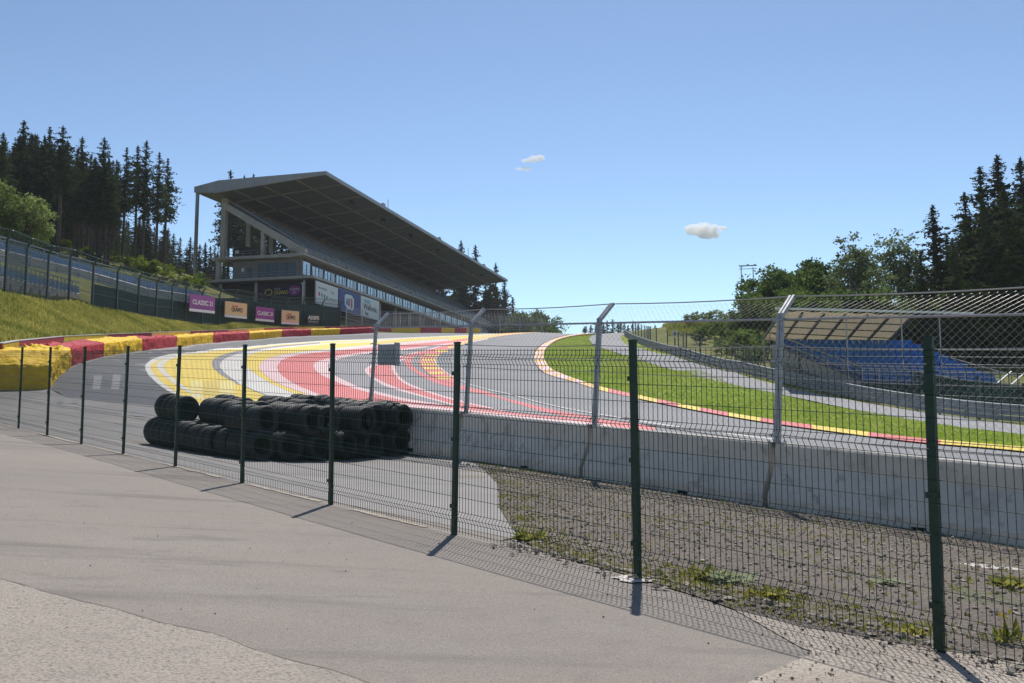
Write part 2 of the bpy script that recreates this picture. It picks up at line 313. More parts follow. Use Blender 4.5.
K2I = [(1200, 476), (1024, 453.5), (918, 444), (841, 434.3), (768, 424.2), (717, 415.6), (673, 407.2), (632.6, 398.8), (601, 391.8), (570, 382), (551, 376.8), (541, 371.5), (536, 365), (534.2, 359), (536, 352), (543, 345.3), (556.7, 339), (572, 335.8), (590, 334.3)]
wallpts = px(WALLF[2:])
crest_far = [(-20, 186), (-6, 192), (-2, 215), (18, 225), (22, 196)]
nearline = [(bar_pt(k)[0]+.45, bar_pt(k)[1]+.55) for k in (-6, -3, 0, 2, 4)]
track = wallpts+[tuple(at(440, 333.5, 172)[:2])]+crest_far+px(dense(K2I[::-1], 3))+nearline+px([(300, 402), (200, 411), (158, 407.5), (67, 397.5)])
sheet('track_asphalt', track, M['track'], .0092, 1.25)
back = [post_xy(-.9)[:2]]
sheet('run_off_asphalt', [post_xy(12.5)[:2], post_xy(9)[:2], post_xy(4)[:2]]+px([(522, 541), (499, 508), (497, 483), (472, 459.6)])+[bar_pt(1.7)[:2], bar_pt(3.4)[:2]]+px([(300, 404), (200, 412), (158, 408), (67, 398), (50, 390), (-20, 391)]), M['yard_back'], .0065, 1.25)
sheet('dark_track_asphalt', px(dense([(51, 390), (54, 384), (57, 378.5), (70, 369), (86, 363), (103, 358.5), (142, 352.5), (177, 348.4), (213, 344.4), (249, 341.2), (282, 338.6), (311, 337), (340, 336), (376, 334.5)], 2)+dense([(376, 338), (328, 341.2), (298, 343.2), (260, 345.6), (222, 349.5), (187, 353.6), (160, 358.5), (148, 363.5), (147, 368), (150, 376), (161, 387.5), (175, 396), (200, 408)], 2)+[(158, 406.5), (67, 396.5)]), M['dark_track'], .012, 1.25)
# ----- painted run-off: nested bands traced over the ground
paint_root = None
def band(name, l, m, lift): 
    o = sheet(name, px(l), M[m], lift+.004, 1.25, kind='structure'); return o
U_WHITE = [(540, 333.9), (502, 334.2), (477, 335), (450, 336.2), (412, 337.8), (377, 339.3), (360, 339.9), (328, 340.9), (298.6, 342.9), (269, 344.9), (240, 348.2), (222, 348.9), (187, 353), (169, 354.9), (154, 359), (147, 363.7), (145, 367.2), (147, 373), (152.9, 380), (161, 387), (172, 394), (200, 407)]
U_YEL = [(540, 334.2), (502, 334.8), (477, 335.8), (450, 337), (412, 338.7), (377, 340.5), (360, 341), (328, 342.1), (298.6, 344.0), (269, 346), (240, 349.5), (222, 350.5), (187, 355), (172, 357), (160, 360.5), (152.5, 364.5), (150.5, 367), (153, 373), (161, 382), (170.5, 389.2), (183, 397), (207, 407)]
BOT = [(240, 412), (300, 410), (360, 412), (400, 414)]
G_OUT = [(320, 342.9), (299, 344.7), (280, 346.1), (260, 348.4), (239.6, 351.4), (222, 355.7), (213.8, 360), (211.7, 364.8), (215, 370.7), (224.4, 377.7), (240.8, 386), (257, 393), (275, 400)]
G_IN = [(320, 344.1), (299, 346.0), (280, 347.6), (260, 350.2), (240.8, 353.7), (226.7, 358.4), (220.3, 364.3), (221, 369.5), (229, 377), (243, 386), (258.4, 392.7), (277, 400)]
Y2_OUT = [(412, 339.3), (377, 342.2), (360, 343.2), (328, 344.9), (298.6, 347.3), (275, 350.0), (256, 353.4), (247, 357), (243.5, 362), (246, 367), (255, 374.2), (265.8, 381.3), (281, 388.9), (290.4, 393), (310, 400)]
WH2 = [(450, 339), (412, 342.3), (377, 345.3), (360, 346.8), (328, 350.0), (300, 353), (283, 356)]
PK_OUT = [(450, 339.8), (412, 343.3), (377, 346.5), (360, 348.2), (331.4, 351.4), (298.6, 354), (275, 357.2), (263.4, 362.2), (259.3, 367.2), (261, 371.9), (270.5, 380), (286.9, 388.3), (305.6, 394.7), (335, 403), (365, 410)]
R_OUT = [(470, 339), (447, 342), (412, 345), (377, 348), (360, 349.6), (331.4, 352.2), (304.5, 354.9), (286.9, 359), (278.7, 364.8), (277.5, 369.5), (281, 375.4), (292.7, 383.6), (310.3, 391.8), (326.7, 397.5), (360, 405), (400, 411)]
R_IN = [(470, 341), (447, 344.5), (400, 350), (360, 353.7), (336, 357.2), (322, 361.3), (314, 364.8), (315, 371), (322, 376.6), (337.3, 383.6), (357, 390.8), (376.9, 396), (400, 401.5), (435, 407.5), (460, 412)]
GR_OUT = [(470, 342), (447, 345.3), (400, 351.5), (360, 355.7), (339.6, 360), (329, 364.8), (328.5, 369.5), (335, 376.6), (345.5, 381.8), (359.5, 388.3), (376, 392.5), (395.6, 397.5), (414, 401.5), (440, 405.5), (465, 410.8)]
band('painted_white_edge', dense(U_WHITE, 3)+BOT+[(430, 345), (520, 336)], 'w', .017)
band('painted_yellow_field', dense(U_YEL, 3)+BOT+[(430, 346), (520, 336.4)], 'y', .021)
band('painted_white_stripe', dense([(176.3, 355.4), (163.4, 360), (156.4, 365.4), (158.8, 370.7), (165.8, 377.7), (176.3, 386), (189, 393.6), (205, 402)], 3)+dense([(211, 402), (193.5, 393), (183.4, 386.5), (172.8, 379), (165.8, 372), (163.4, 366), (168, 361.3), (181, 355.9)], 3), 'w', .025)
for i, (a, m) in enumerate([((190, 202), 'ypale'), ((202, 219), 'yo'), ((219, 234), 'ypale')]):
    x0, x1 = a; band('yellow_repair_patch', [(x0, 381.5), (x1, 381.5), (x1+.5, 400), (x0+.5, 400)], m, .0255)
band('painted_grey_band', dense(G_OUT, 3)+dense(G_IN[::-1], 3), 'gp', .0265)
band('painted_white_field', dense([(450, 339.6)]+Y2_OUT[:1]+G_IN[:], 3)+BOT[1:]+[(450, 380)], 'w', .025)
band('painted_second_yellow', dense([(450, 338.2)]+Y2_OUT, 3)+dense([(305, 394.9), (286.9, 388.6), (270.5, 380.2), (261, 372), (259, 367.2), (263, 361.9), (275, 356.8), (300, 352.6), (328, 349.6), (360, 346.3), (412, 341.9), (450, 338.9)], 3), 'y', .029)
band('painted_pink_band', dense(PK_OUT, 3)+[(420, 414), (430, 360)], 'pk', .033)
band('painted_red_band', dense(R_OUT, 3)+[(455, 413.5), (455, 360)], 'r', .037)
band('painted_inner_pink_band', dense(R_IN, 3)+[(470, 380)], 'pk', .041)
band('grey_infield', dense(GR_OUT, 3)+[(490, 412), (505, 412), (505, 380)], 'gp', .045)
C2P = [(470, 341.5), (447, 345.2), (423.8, 351.5), (406, 355.8), (390, 360), (378, 364.3), (368, 368.2), (365, 371.9), (369, 377.7), (382.7, 386.5), (400, 392.6), (417.6, 397.6), (435, 402.3), (451.6, 406.8), (465.6, 411.2), (500, 417)]
C2O = [(470, 342), (447, 346), (423.8, 352.6), (406, 356.6), (394, 361), (382, 365), (371.5, 368.8), (369, 371.9), (373, 377.5), (387, 385), (404, 391.2), (421, 396.6), (440, 402), (460, 407.5), (500, 416)]
C2I = [(470, 352), (425, 356), (408, 360), (397, 364), (394.8, 368), (396, 373), (401, 379.6), (412, 386.5), (435, 394.8), (452.7, 400.2), (470, 404.8), (488, 408.9), (505.5, 413), (540, 420)]
band('painted_second_pink_edge', dense(C2P, 3)+[(520, 410), (500, 370)], 'pk', .049)
band('painted_second_red', dense(C2O, 3)+[(520, 409), (500, 370)], 'r', .053)
band('painted_second_inner_edge', dense([(470, 351), (424, 355.4), (407, 359), (395.5, 363), (391.5, 368), (393, 373.5), (398, 380.5), (409, 387.5), (432, 396), (450, 401.4), (468, 406), (488, 410.2), (505, 414.5), (540, 421)], 3)+[(540, 412), (500, 370)], 'pk', .057)
band('grey_second_infield', dense(C2I, 3)+[(640, 430), (640, 424), (560, 405), (500, 375)], 'gp', .061)
C3O = [(480, 340.5), (447, 346.6), (420, 354), (409, 358.5), (404.6, 363.2), (407.5, 369), (420, 377.4), (435, 384.8), (451.6, 389.2), (470.3, 393.3), (488, 397.7), (505.5, 402.4), (520.5, 407.3), (541, 413.5), (561.5, 418), (595.7, 423.4), (631, 429), (655, 432.3)]
C3I = [(480, 341.5), (447, 349), (424, 355), (414, 359), (411, 363.7), (414, 369), (421, 374), (436, 380.5), (452, 385.3), (470, 389.5), (488, 394), (500, 399), (527.3, 405.8), (554.7, 412.6), (582, 417.4), (598, 420.5), (631, 425.6), (655, 429.8)]
band('painted_third_red', dense(C3O, 3)+dense(C3I[::-1], 3), 'r', .065)
band('painted_lower_red', dense([(400, 403.5), (450, 408.2), (500, 413.6), (561, 420), (631, 426.8), (655, 430)], 3)+[(655, 433), (631, 432), (500, 419), (400, 411)], 'r', .067)
band('painted_lower_pink', dense([(400, 406), (450, 411), (500, 416.2), (561, 422.3), (610, 427.5)], 3)+[(610, 431), (500, 421), (400, 413)], 'pk', .068)
KO = [(540, 333.8), (507.5, 334.8), (488, 336.8), (470.6, 340.8), (454, 346.4), (438, 350.2), (427, 353.5), (421, 358), (419.4, 363.5), (421, 368.4), (428, 375.5), (437.5, 381.3), (453, 386)]
KI = [(540, 334.0), (529, 334.6), (507.5, 336.8), (488, 339.8), (470.6, 343.5), (454, 349.2), (443.4, 353.8), (437.5, 357.9), (435.5, 362.6), (437.5, 367.3), (443.4, 373), (451.6, 378.4), (458.6, 382)]
sheet('road_strip', px(dense(KI, 3)+[(476, 388.4), (505, 395.8), (535, 404.2), (590, 415.9), (640, 422)]+dense([(640, 402), (632.6, 399.9), (601, 393), (570, 383.2), (551, 378), (540, 372.3), (535, 366), (533.2, 359.5), (535, 352.5), (541.5, 346), (555, 339.8), (570, 336.2)], 3)+[(560, 334.6)]), M['track'], .0735, 1.25)
# left apex kerb: red base, yellow bars, orange tail, white line
band('apex_kerb_red', dense(KO, 3)+dense(KI[::-1], 3), 'r', .072)
band('apex_kerb_orange', dense(KO[:5]+[(448, 348)], 3)+dense([(448, 350.5)]+KI[:6][::-1], 3), 'or', .075)
for i, y in enumerate([351.5, 356.2, 360.4, 364.6, 369, 373.8, 378.8]):
    xo = float(np.interp(y, [351, 353.5, 358, 363.5, 368.4, 375.5, 381.3], [436, 428, 421.8, 420, 421.6, 430, 440])); xi = float(np.interp(y, [350, 353.8, 357.9, 362.6, 367.3, 373, 378.4], [450, 442, 436.6, 434.6, 436.6, 442.4, 450]))
    band('apex_kerb_yellow_bar', [(xo, y), (xi, y), (xi+1.5, y+2.3), (xo+1.5, y+2.3)], 'y', .076)
WL = [(488, 340.2), (470.6, 343.8), (454, 349.6), (443.4, 354.2), (437.8, 358), (436, 362.6), (438, 367.2), (444, 372.6), (452, 378), (458.6, 381.6), (465.6, 384.6), (476, 388.2), (491.4, 392.4), (505.5, 395.3), (520, 399.4), (535.5, 403.7), (561.5, 409.9), (590, 415.3), (616, 419.6), (680, 430), (780, 443)]
band('white_edge_line', dense(WL, 2)+dense([(x+.3, y+(.55 if x > 460 else .25)+.3) if x > 460 else (x-1.0, y+.35) for x, y in WL][::-1], 2), 'w', .079)
# right kerb: raised strip in red / yellow lengths
def kerb():
    o = dense(K2O, 8); i = dense(K2I, 8); Po = [hit(*p) for p in o]; Pi = [hit(*p) for p in i]
    mb = MB(); acc = 0; 
    for k in range(len(Po)-1):
        seg = (Po[k+1]-Po[k]).length; acc += seg
        mb.cm = int(acc/3.4) % 2 if Po[k].y < 62 else 2+int(acc/3.4) % 2
        a, b, c, d = Pi[k], Pi[k+1], Po[k+1], Po[k]
        up = [Vector((0, 0, .03*(1+p.y/25)+e)) for p, e in ((a, 0), (b, 0), (c, .05), (d, .05))]
        A_, B_, C_, D_ = a+up[0], b+up[1], c+up[2], d+up[3]
        mb.quad(A_, B_, C_, D_); mb.quad(D_, C_, C_+Vector((.0, 0, -.25)), D_+Vector((0, 0, -.25)))
    ob = mb.build('kerb', [M['r'], M['y'], M['or'], M['pk']], fix=False); tag(ob, label='red and yellow striped kerb along the inside of the right bend', cat='kerb')
    # white line on the track side
kerb()
grass = dense(K2O, 4)
SR_LO = [(1200, 460), (1024, 435), (958, 427.5), (870.5, 413), (782.6, 395), (734.4, 385.5), (675.8, 370.8), (647, 362.5), (626, 356), (610, 351), (598, 347), (592, 343.5), (589, 339), (592, 336), (600, 334.4)]
SR_HI = [(1200, 450), (1024, 426), (958, 417), (870.5, 404), (782.6, 386.5), (724, 370.4), (676, 357.6), (648, 351), (634, 347), (626, 344), (621, 339.5), (622, 336), (628, 333.6)]
sheet('mown_grass', px(grass+SR_LO[::-1]), M['grass_lawn'], .008, 2.0)
sheet('service_road', px(dense(SR_LO, 3)+[(603, 333.9), (620, 333.3)]+dense(SR_HI[::-1], 3)), M['service'], .014, 2.0)
AR = [(1200, 436), (1024, 424.3), (943, 415.3), (870.5, 403), (797, 387.5), (724, 370), (700, 363.5), (675, 356), (660, 351.5), (647, 347.2), (636, 342.5), (628, 338.5), (624.5, 335.5)]
sheet('verge_grass', px(dense(SR_HI, 3)+[(627, 334.5)]+dense(AR[::-1], 3)), M['grass_lawn'], .006, 2.0)
# faded patches on the dark asphalt
for q in [(92, 376, 8, 14), (111, 375, 8, 15), (57, 398, 6, 6), (72, 398, 6, 6), (134, 409, 10, 8), (155, 409, 9, 8)]:
    x, y, w, h_ = q; sheet('faded_patch', px([(x+2, y), (x+w+2, y), (x+w, y+h_), (x, y+h_)]), M['scuff'], .0155)
# foreground sheets
sheet('old_coarse_asphalt', px(dense([(0, 579.5), (47, 593), (113, 609), (164, 624), (219, 636), (273, 656), (332, 671), (375, 686)], 5))+[(-1.2, 2.2), (-2, -3), (-12, -3), (-12, 5.5)], M['yard_coarse'], .008, .5)
cr = dense([(0, 579.5), (22, 585.2), (47, 593), (80, 601.5), (113, 609), (140, 617), (164, 624), (192, 629.5), (219, 636), (246, 647), (273, 656), (302, 664), (332, 671), (372, 685)], 4); rj = random.Random(4)
sheet('asphalt_joint', px([(x, y-.2+rj.uniform(-.3, .3)) for x, y in cr]+[(x, y+.1+rj.uniform(0, .8)) for x, y in cr[::-1]]), M['crack'], .010, .5)
GR = px([(472, 459.6), (484, 470), (497, 483), (499, 495), (499, 508), (510, 526), (522, 541), (540, 552), (557, 557), (590, 566), (636, 578), (672, 590), (705, 600), (735, 611)])
gfar = [(bar_pt(k)[0]-.15, bar_pt(k)[1]-.2) for k in (-7, -4, -2, 0, 1, 1.9)]
sheet('gravel_bed', GR+px([(760, 617), (800, 628), (850, 636), (937, 651), (1024, 664)])+[(6.2, 3.6), (14, -3)]+gfar, M['gravel'], .014, .5)
sheet('sandy_dirt', px(dense([(735, 611), (760, 625), (800, 648), (812, 653), (800, 660), (765, 675), (745, 686)], 4))+[(1.5, 3.6), (2.2, 2.), (5, -3), (14, -3), (6.2, 3.6)]+px([(1024, 664), (937, 651), (850, 636), (800, 624), (760, 613)]), M['sand'], .010, .5)
for c in [(1.06, 7.8, .2, .13), (5.0, 9.6, .35, .13)]:
    sheet('concrete_footing', [(c[0]+c[2]*(1+.2*math.sin(5*a))*math.cos(a), c[1]+c[3]*(1+.3*math.cos(3*a))*math.sin(a)) for a in np.linspace(0, 6.28, 14)[:-1]], M['stone_l'], .017, .5)
# ------------------------------------------------------------------ stones, grass, weeds
def inpoly(x, y, poly):
    c = False; j = len(poly)-1
    for i in range(len(poly)):
        if (poly[i][1] > y) != (poly[j][1] > y) and x < (poly[j][0]-poly[i][0])*(y-poly[i][1])/(poly[j][1]-poly[i][1])+poly[i][0]: c = not c
        j = i
    return c
def scatter(poly, n_, seed, ymax=None):
    r = np.random.RandomState(seed); xs = [p[0] for p in poly]; ys = [p[1] for p in poly]; out = []
    lo = min(xs), min(ys); hi = max(xs), max(ys)
    while len(out) < n_:
        x = r.uniform(lo[0], hi[0]); y = r.uniform(lo[1], hi[1])
        if inpoly(x, y, poly): out.append((x, y))
    return np.array(out)
def stones(name, pts, smin, smax, m, lift, label, seed=1):
    r = np.random.RandomState(seed); Z = H(pts[:, 0], pts[:, 1]); v = []; f = []
    base = [(1, 0, 0), (0, 1, 0), (-1, 0, 0), (0, -1, 0), (.0, 0, 1), (0, 0, -1)]; tri = [(0, 1, 4), (1, 2, 4), (2, 3, 4), (3, 0, 4), (1, 0, 5), (2, 1, 5), (3, 2, 5), (0, 3, 5)]
    for (x, y), z in zip(pts, Z):
        s = smin+(smax-smin)*r.rand()**3; a = r.rand()*6.28; o = len(v); sx, sy, sz = s*r.uniform(.7, 1.3), s*r.uniform(.6, 1.1), s*r.uniform(.35, .8)
        for b in base:
            j = r.uniform(.7, 1.2); X = b[0]*sx*j; Y = b[1]*sy*j
            v.append((x+X*math.cos(a)-Y*math.sin(a), y+X*math.sin(a)+Y*math.cos(a), z+lift+b[2]*sz*j+sz*.3))
        f += [tuple(i+o for i in t) for t in tri]
    mb = MB(); mb.v = v; mb.f = f; mb.m = [0]*len(f); o = mb.build(name, m, fix=False); tag(o, label=label, kind='stuff', cat='stones')
gpoly = GR+px([(937, 651), (1024, 664)])+[(8.5, 6)]+gfar[1:]
stones('gravel_stones', scatter(gpoly, 16000, 3), .005, .03, M['stone'], .02, 'loose grey stones over the gravel bed behind the fence')
stones('dark_gravel_stones', scatter(gpoly, 1500, 9), .005, .022, M['debris'], .02, 'darker stones among the gravel behind the fence', 5)
fl = [(post_xy(k)[0], post_xy(k)[1]) for k in np.linspace(-.6, 1.7, 700)]
for a_, b_ in ((2.2, 2.8), (3.1, 3.9), (4.3, 5.2), (5.9, 6.6), (7.1, 8.4), (9.2, 10.5)):
    ks = np.linspace(a_, b_, 26); r2 = random.Random(int(a_*10+9)); e1 = [(post_xy(k)[0]-r2.uniform(0, .06), post_xy(k)[1]-r2.uniform(0, .06)) for k in ks]; e2 = [(post_xy(k)[0]+.01+r2.uniform(0, .09), post_xy(k)[1]+.01+r2.uniform(0, .09)) for k in ks[::-1]]
    sheet('sandy_fence_foot', e1+e2, M['sand'], .0095, .5)
fr = np.array([(x+rng.normal(0, .1)+.04, y+rng.normal(0, .12)+.05) for x, y in fl])
stones('rubble', fr, .01, .045, M['stone'], .02, 'small rubble collected along the fence foot', 8)
sp_ = px([(735, 611), (812, 653), (745, 683)])+[(3.2, 4.2), (3.5, 5.5)]
stones('dirt_stones', scatter(sp_, 900, 12), .003, .013, M['debris'], .014, 'dark grit on the sandy dirt patch', 4)
stones('pale_barrier_rubble', np.array([(bar_pt(k)[0]-.55-abs(rng.normal(0, .2)), bar_pt(k)[1]-.5-abs(rng.normal(0, .15))) for k in np.linspace(.2, 1.7, 60)]), .02, .07, M['stone_l'], .02, 'pale rubble along the foot of the concrete barrier', 6)
stones('asphalt_grit', np.array([(rng.uniform(-7, 4), rng.uniform(2.5, 11)) for _ in range(260)]), .003, .012, M['debris'], .006, 'grit scattered over the pale asphalt', 41)
def blades(name, pts, hmin, hmax, w, m, label, lift=0., seed=1, cat='grass', per=3):
    r = np.random.RandomState(seed); Z = H(pts[:, 0], pts[:, 1]); v = []; f = []
    for (x, y), z in zip(pts, Z):
        for k in range(per):
            h_ = r.uniform(hmin, hmax); a = r.rand()*6.28; l = r.uniform(.1, .6)*h_; b = r.rand()*6.28; o = len(v); ww = w*r.uniform(.6, 1.3)
            xx = x+r.normal(0, w*1.5); yy = y+r.normal(0, w*1.5)
            v += [(xx-ww*math.cos(a), yy-ww*math.sin(a), z+lift), (xx+ww*math.cos(a), yy+ww*math.sin(a), z+lift), (xx+l*math.cos(b), yy+l*math.sin(b), z+lift+h_)]
            f.append((o, o+1, o+2))
    mb = MB(); mb.v = v; mb.f = f; mb.m = [0]*len(f); o = mb.build(name, m, fix=False); tag(o, label=label, kind='stuff', cat=cat); return o
lawn = px(dense(K2O[1:], 2)+SR_LO[1:][::-1])
blades('lawn_blades', scatter(lawn, 26000, 21), .05, .12, .03, M['blade'], 'short bright green grass between the track kerb and the service road', .01)
bankp = px([(-40, 341), (0, 341.5), (62, 335), (106, 333), (150, 331.5), (227, 329), (300, 327), (300, 325), (240, 322.8), (145.6, 316.8), (77, 300.5), (33, 295), (0, 290.5), (-40, 285)])
blades('bank_grass', scatter(bankp, 30000, 22), .12, .35, .05, M['blade_dry'], 'long dry yellowish grass on the bank behind the red and yellow wall', -.05)
hillp = [(26, 150), (60, 120), (75, 150), (70, 215), (34, 205)]
blades('hillside_grass', scatter(hillp, 20000, 23), .3, .9, .1, M['blade_dry'], 'rough yellowish grass on the far slope beyond the guard rail', -.05)
# weeds along the fence
wpts = []
for (x, y, s, n_) in [(506, 500, .25, 60), (512, 520, .2, 60), (520, 535, .2, 70), (530, 545, .2, 70), (480, 470, .2, 40), (500, 480, .3, 50), (515, 462, .5, 50), (690, 585, .2, 90), (705, 580, .25, 80), (660, 570, .3, 60), (765, 598, .14, 90), (780, 600, .14, 80), (790, 610, .1, 50), (850, 610, .2, 50), (905, 625, .15, 40), (920, 630, .12, 50), (880, 575, .5, 60), (1010, 590, .2, 70), (1005, 640, .1, 40), (700, 525, .6, 90), (780, 530, .7, 90), (830, 520, .6, 60), (640, 520, .6, 50), (560, 500, .6, 60), (720, 500, .5, 60), (940, 535, .5, 40)]:
    c = hit(x, y)
    for _ in range(n_): wpts.append((c.x+rng.normal(0, s), c.y+rng.normal(0, s*.8)))
blades('weeds', np.array([p for p in wpts if inpoly(p[0], p[1], gpoly)][::2]), .008, .034, .010, M['weed'], 'scattered yellow green weeds on the gravel', .015, cat='weeds', per=5)
lf = []
for x, y in [(476, 464), (488, 472), (497, 484), (500, 497), (501, 508), (506, 518), (514, 530), (524, 541), (536, 549), (552, 555), (575, 560), (500, 466), (520, 470), (545, 474), (610, 572), (650, 580), (680, 590), (740, 606), (800, 620), (860, 630)]:
    c = hit(x+6, y)
    for _ in range(110): lf.append((c.x+rng.normal(0, .28), c.y+rng.normal(0, .22)))
blades('low_weeds', np.array([p for p in lf if inpoly(p[0], p[1], gpoly)]), .006, .028, .009, M['weed'], 'low yellow green growth along the left edge of the gravel', .015, cat='weeds', per=4)
blades('gravel_moss', scatter(gpoly, 900, 30), .01, .04, .012, M['weed'], 'thin ground cover over the gravel', .012, cat='weeds')
def weed(x, y, r_, h_, m, label, flower=False):
    c = hit(x, y); root = thing('weed', label, 'plant', (c.x, c.y, c.z+.01), 'weeds at the foot of the fence')
    mb = MB(); rr = random.Random(int(x*7+y))
    for k in range(40):
        a = rr.random()*6.28; e = rr.uniform(.2, 1.2); L_ = r_*rr.uniform(.4, 1); w = L_*.16
        d = Vector((math.cos(a)*math.cos(e), math.sin(a)*math.cos(e), math.sin(e)*h_/r_)); s_ = Vector((-math.sin(a), math.cos(a), 0)); b0 = Vector((rr.gauss(0, r_*.35), rr.gauss(0, r_*.3), 0))
        mb.add([b0, b0+d*L_*.5+s_*w, b0+d*L_, b0+d*L_*.5-s_*w], [(0, 1, 2, 3)])
    mb.build('leaves', m, root, fix=False)
    if flower:
        f2 = MB()
        for k in range(4):
            q = Vector((rr.gauss(0, r_*.3), rr.gauss(0, r_*.3), h_*rr.uniform(.7, 1.1))); f2.add([q+Vector((.014*math.cos(a), .004, .014*math.sin(a))) for a in np.linspace(0, 6.28, 7)[:-1]], [tuple(range(6))])
            f2.bar(q-Vector((0, 0, h_*.6)), q, .003)
        f2.build('flowers', M['petal'], root)
weed(722, 582, .28, .14, M['weed_pale'], 'pale broad-leaved weed clump just right of the second green fence post from the right')
weed(770, 597, .2, .12, M['weed'], 'bright green weed at the near end of the gravel beside the sandy patch')
weed(884, 585, .22, .08, M['weed_pale'], 'pale flattened weed on the gravel left of the nearest green post')
weed(1004, 645, .12, .2, M['weed'], 'yellow flowering weed right of the nearest green post', True)
weed(912, 636, .12, .09, M['weed'], 'small green weed touching the fence foot left of the nearest post')
weed(1010, 588, .25, .14, M['weed'], 'green weed tuft at the right edge of the gravel')
weed(528, 540, .25, .12, M['weed'], 'weed tuft at the left corner of the gravel by the fence')
weed(700, 578, .22, .13, M['weed'], 'green weed tuft left of the pale broad-leaved clump')
# ------------------------------------------------------------------ dark green mesh fence in the foreground
def mesh_fence():
    K0, K1 = -2, 12
    root = thing('mesh_fence', 'dark green welded mesh fence with slim posts crossing the foreground', 'fence', post_xy(4), world=True)
    rows = [.05, .15, .25, .40, .55, .70, .80, .95, 1.10, 1.25, 1.35, 1.50, 1.65, 1.80, 1.90, 1.945]
    fold = [.2, .75, 1.3, 1.85]
    zz = sorted(set(rows+fold+[.02, 1.955]))
    d = Vector((-1.672, 1.866, 0)).normalized(); nrm = Vector((d.y, -d.x, 0))   # away from the camera side flips below
    if nrm.y < 0: nrm = -nrm
    def off(z):
        return -.035 if any(abs(z-f_) < .01 for f_ in fold) else 0.
    for k in range(K0, K1+1):
        x, y, z = post_xy(k); z = h1(x, y) if abs(h1(x, y)-z) < .3 else z
        mb = MB(); tilt = random.Random(k).uniform(-.012, .012)
        mb.prism([(-.03, -.02), (.03, -.02), (.03, .02), (-.03, .02)], lambda t, a, b: Vector((x, y, z))+d*a+nrm*b+Vector((tilt*t, 0, t)), -.15, 2.02)
        p = mb.build('fence_post', M['green'], root)
        cb = MB(); cb.box(-.034, .034, -.024, .024, 2.021, 2.036, lambda a, b, c: Vector((x, y, z))+d*a+nrm*b+Vector((tilt*c, 0, c))); 
        c = cb.build('post_cap', M['green'], root); c.parent = p; c.matrix_parent_inverse = p.matrix_parent_inverse.copy() if False else Matrix()
        p.matrix_parent_inverse = Matrix.Translation(-root.location)
        for zc in (.3, 1.0, 1.7):
          cl = MB(); cl.box(-.042, .042, -.036, -.018, zc-.02, zc+.02, lambda a, b, c_: Vector((x, y, z))+d*a+nrm*b+Vector((tilt*c_, 0, c_)))
          c2 = cl.build('clip', M['green'], root); c2.parent = p; c2.matrix_parent_inverse = Matrix()
        if k == K1: continue
        x2, y2, z2 = post_xy(k+1); z2 = h1(x2, y2) if abs(h1(x2, y2)-z2) < .3 else z2
        a = Vector((x, y, z)); b = Vector((x2, y2, z2)); mb = MB()
        for i in range(1, 50):
            t = i/50; base = a.lerp(b, t)
            mb.tube([base+nrm*(off(q)-.01)+Vector((0, 0, q)) for q in ([.02]+sorted(set([.15, .2, .25, .70, .75, .80, 1.25, 1.3, 1.35, 1.8, 1.85, 1.9]))+[1.96])], .0029, 4, False)
        for q in rows:
            mb.tube([a+nrm*(off(q)-.014)+Vector((0, 0, q)), b+nrm*(off(q)-.014)+Vector((0, 0, q))], .0027, 4, False)
        for q in fold: mb.tube([a+nrm*-.05+Vector((0, 0, q)), b+nrm*-.05+Vector((0, 0, q))], .0027, 4, False)
        pn = mb.build('mesh_panel', M['gwire'], root, fix=False); pn.matrix_parent_inverse = Matrix.Translation(-root.location)
mesh_fence()
# ------------------------------------------------------------------ concrete barrier blocks and the catch fence on them
bd = Vector((-2.62, 3.02, 0)); bl = bd.length; bu = bd.normalized(); bn = Vector((bu.y, -bu.x, 0)); bn = bn if bn.y > 0 else -bn   # bn: towards the track
def barrier():
    prof = [(-.38, -.06), (.38, -.06), (.39, .19), (.37, .21), (.14, .68), (.13, .97), (.11, 1.0), (-.11, 1.0), (-.13, .97), (-.14, .68), (-.37, .21), (-.39, .19)]
    names = {-4: 'fifth', -3: 'fourth', -2: 'third', -1: 'second', 0: 'first'}
    labs = {-5: 'concrete barrier block beyond the right edge', -4: 'concrete barrier block beyond the right edge', -3: 'concrete barrier block beyond the right edge', -2: 'rightmost concrete barrier block in view', -1: 'grey concrete barrier block to the right of the nearest galvanised post', 0: 'grey concrete barrier block between the two nearest galvanised posts', 1: 'stained concrete barrier block between the second and third galvanised posts', 2: 'concrete barrier block disappearing behind the tyre stack'}
    for k in range(-5, 3):
        a = Vector(bar_pt(k)); b = Vector(bar_pt(k+1)); root = thing('concrete_barrier', labs[k]+', with a sloped foot', 'concrete barrier', a.lerp(b, .5), 'concrete barrier blocks in a row', True)
        dd = (b-a); g = .05/bl
        mb = MB(); NS = 6
        for s in range(1):
            mb.prism(prof, lambda t, p, q: a+dd*t-bn*p+Vector((0, 0, q)), g, 1-g)
        o = mb.build('block', M['concrete'], root); o.matrix_parent_inverse = Matrix.Translation(-root.location)
        bm = bmesh.new(); bm.from_mesh(o.data); bmesh.ops.bevel(bm, geom=[e for e in bm.edges if e.calc_length() < .5], offset=.012, segments=2, affect='EDGES'); bm.to_mesh(o.data); bm.free()
        n2 = MB()
        for t in (.4,): n2.box(-.1, .1, 0, .02, -.02, .07, lambda X, Y, Z: a+dd*t+bu*X-bn*(.375+Y-.0)*1.0+Vector((0, 0, Z)))
        o2 = n2.build('lifting_slot', M['dark'], root); o2.matrix_parent_inverse = Matrix.Translation(-root.location)
barrier()
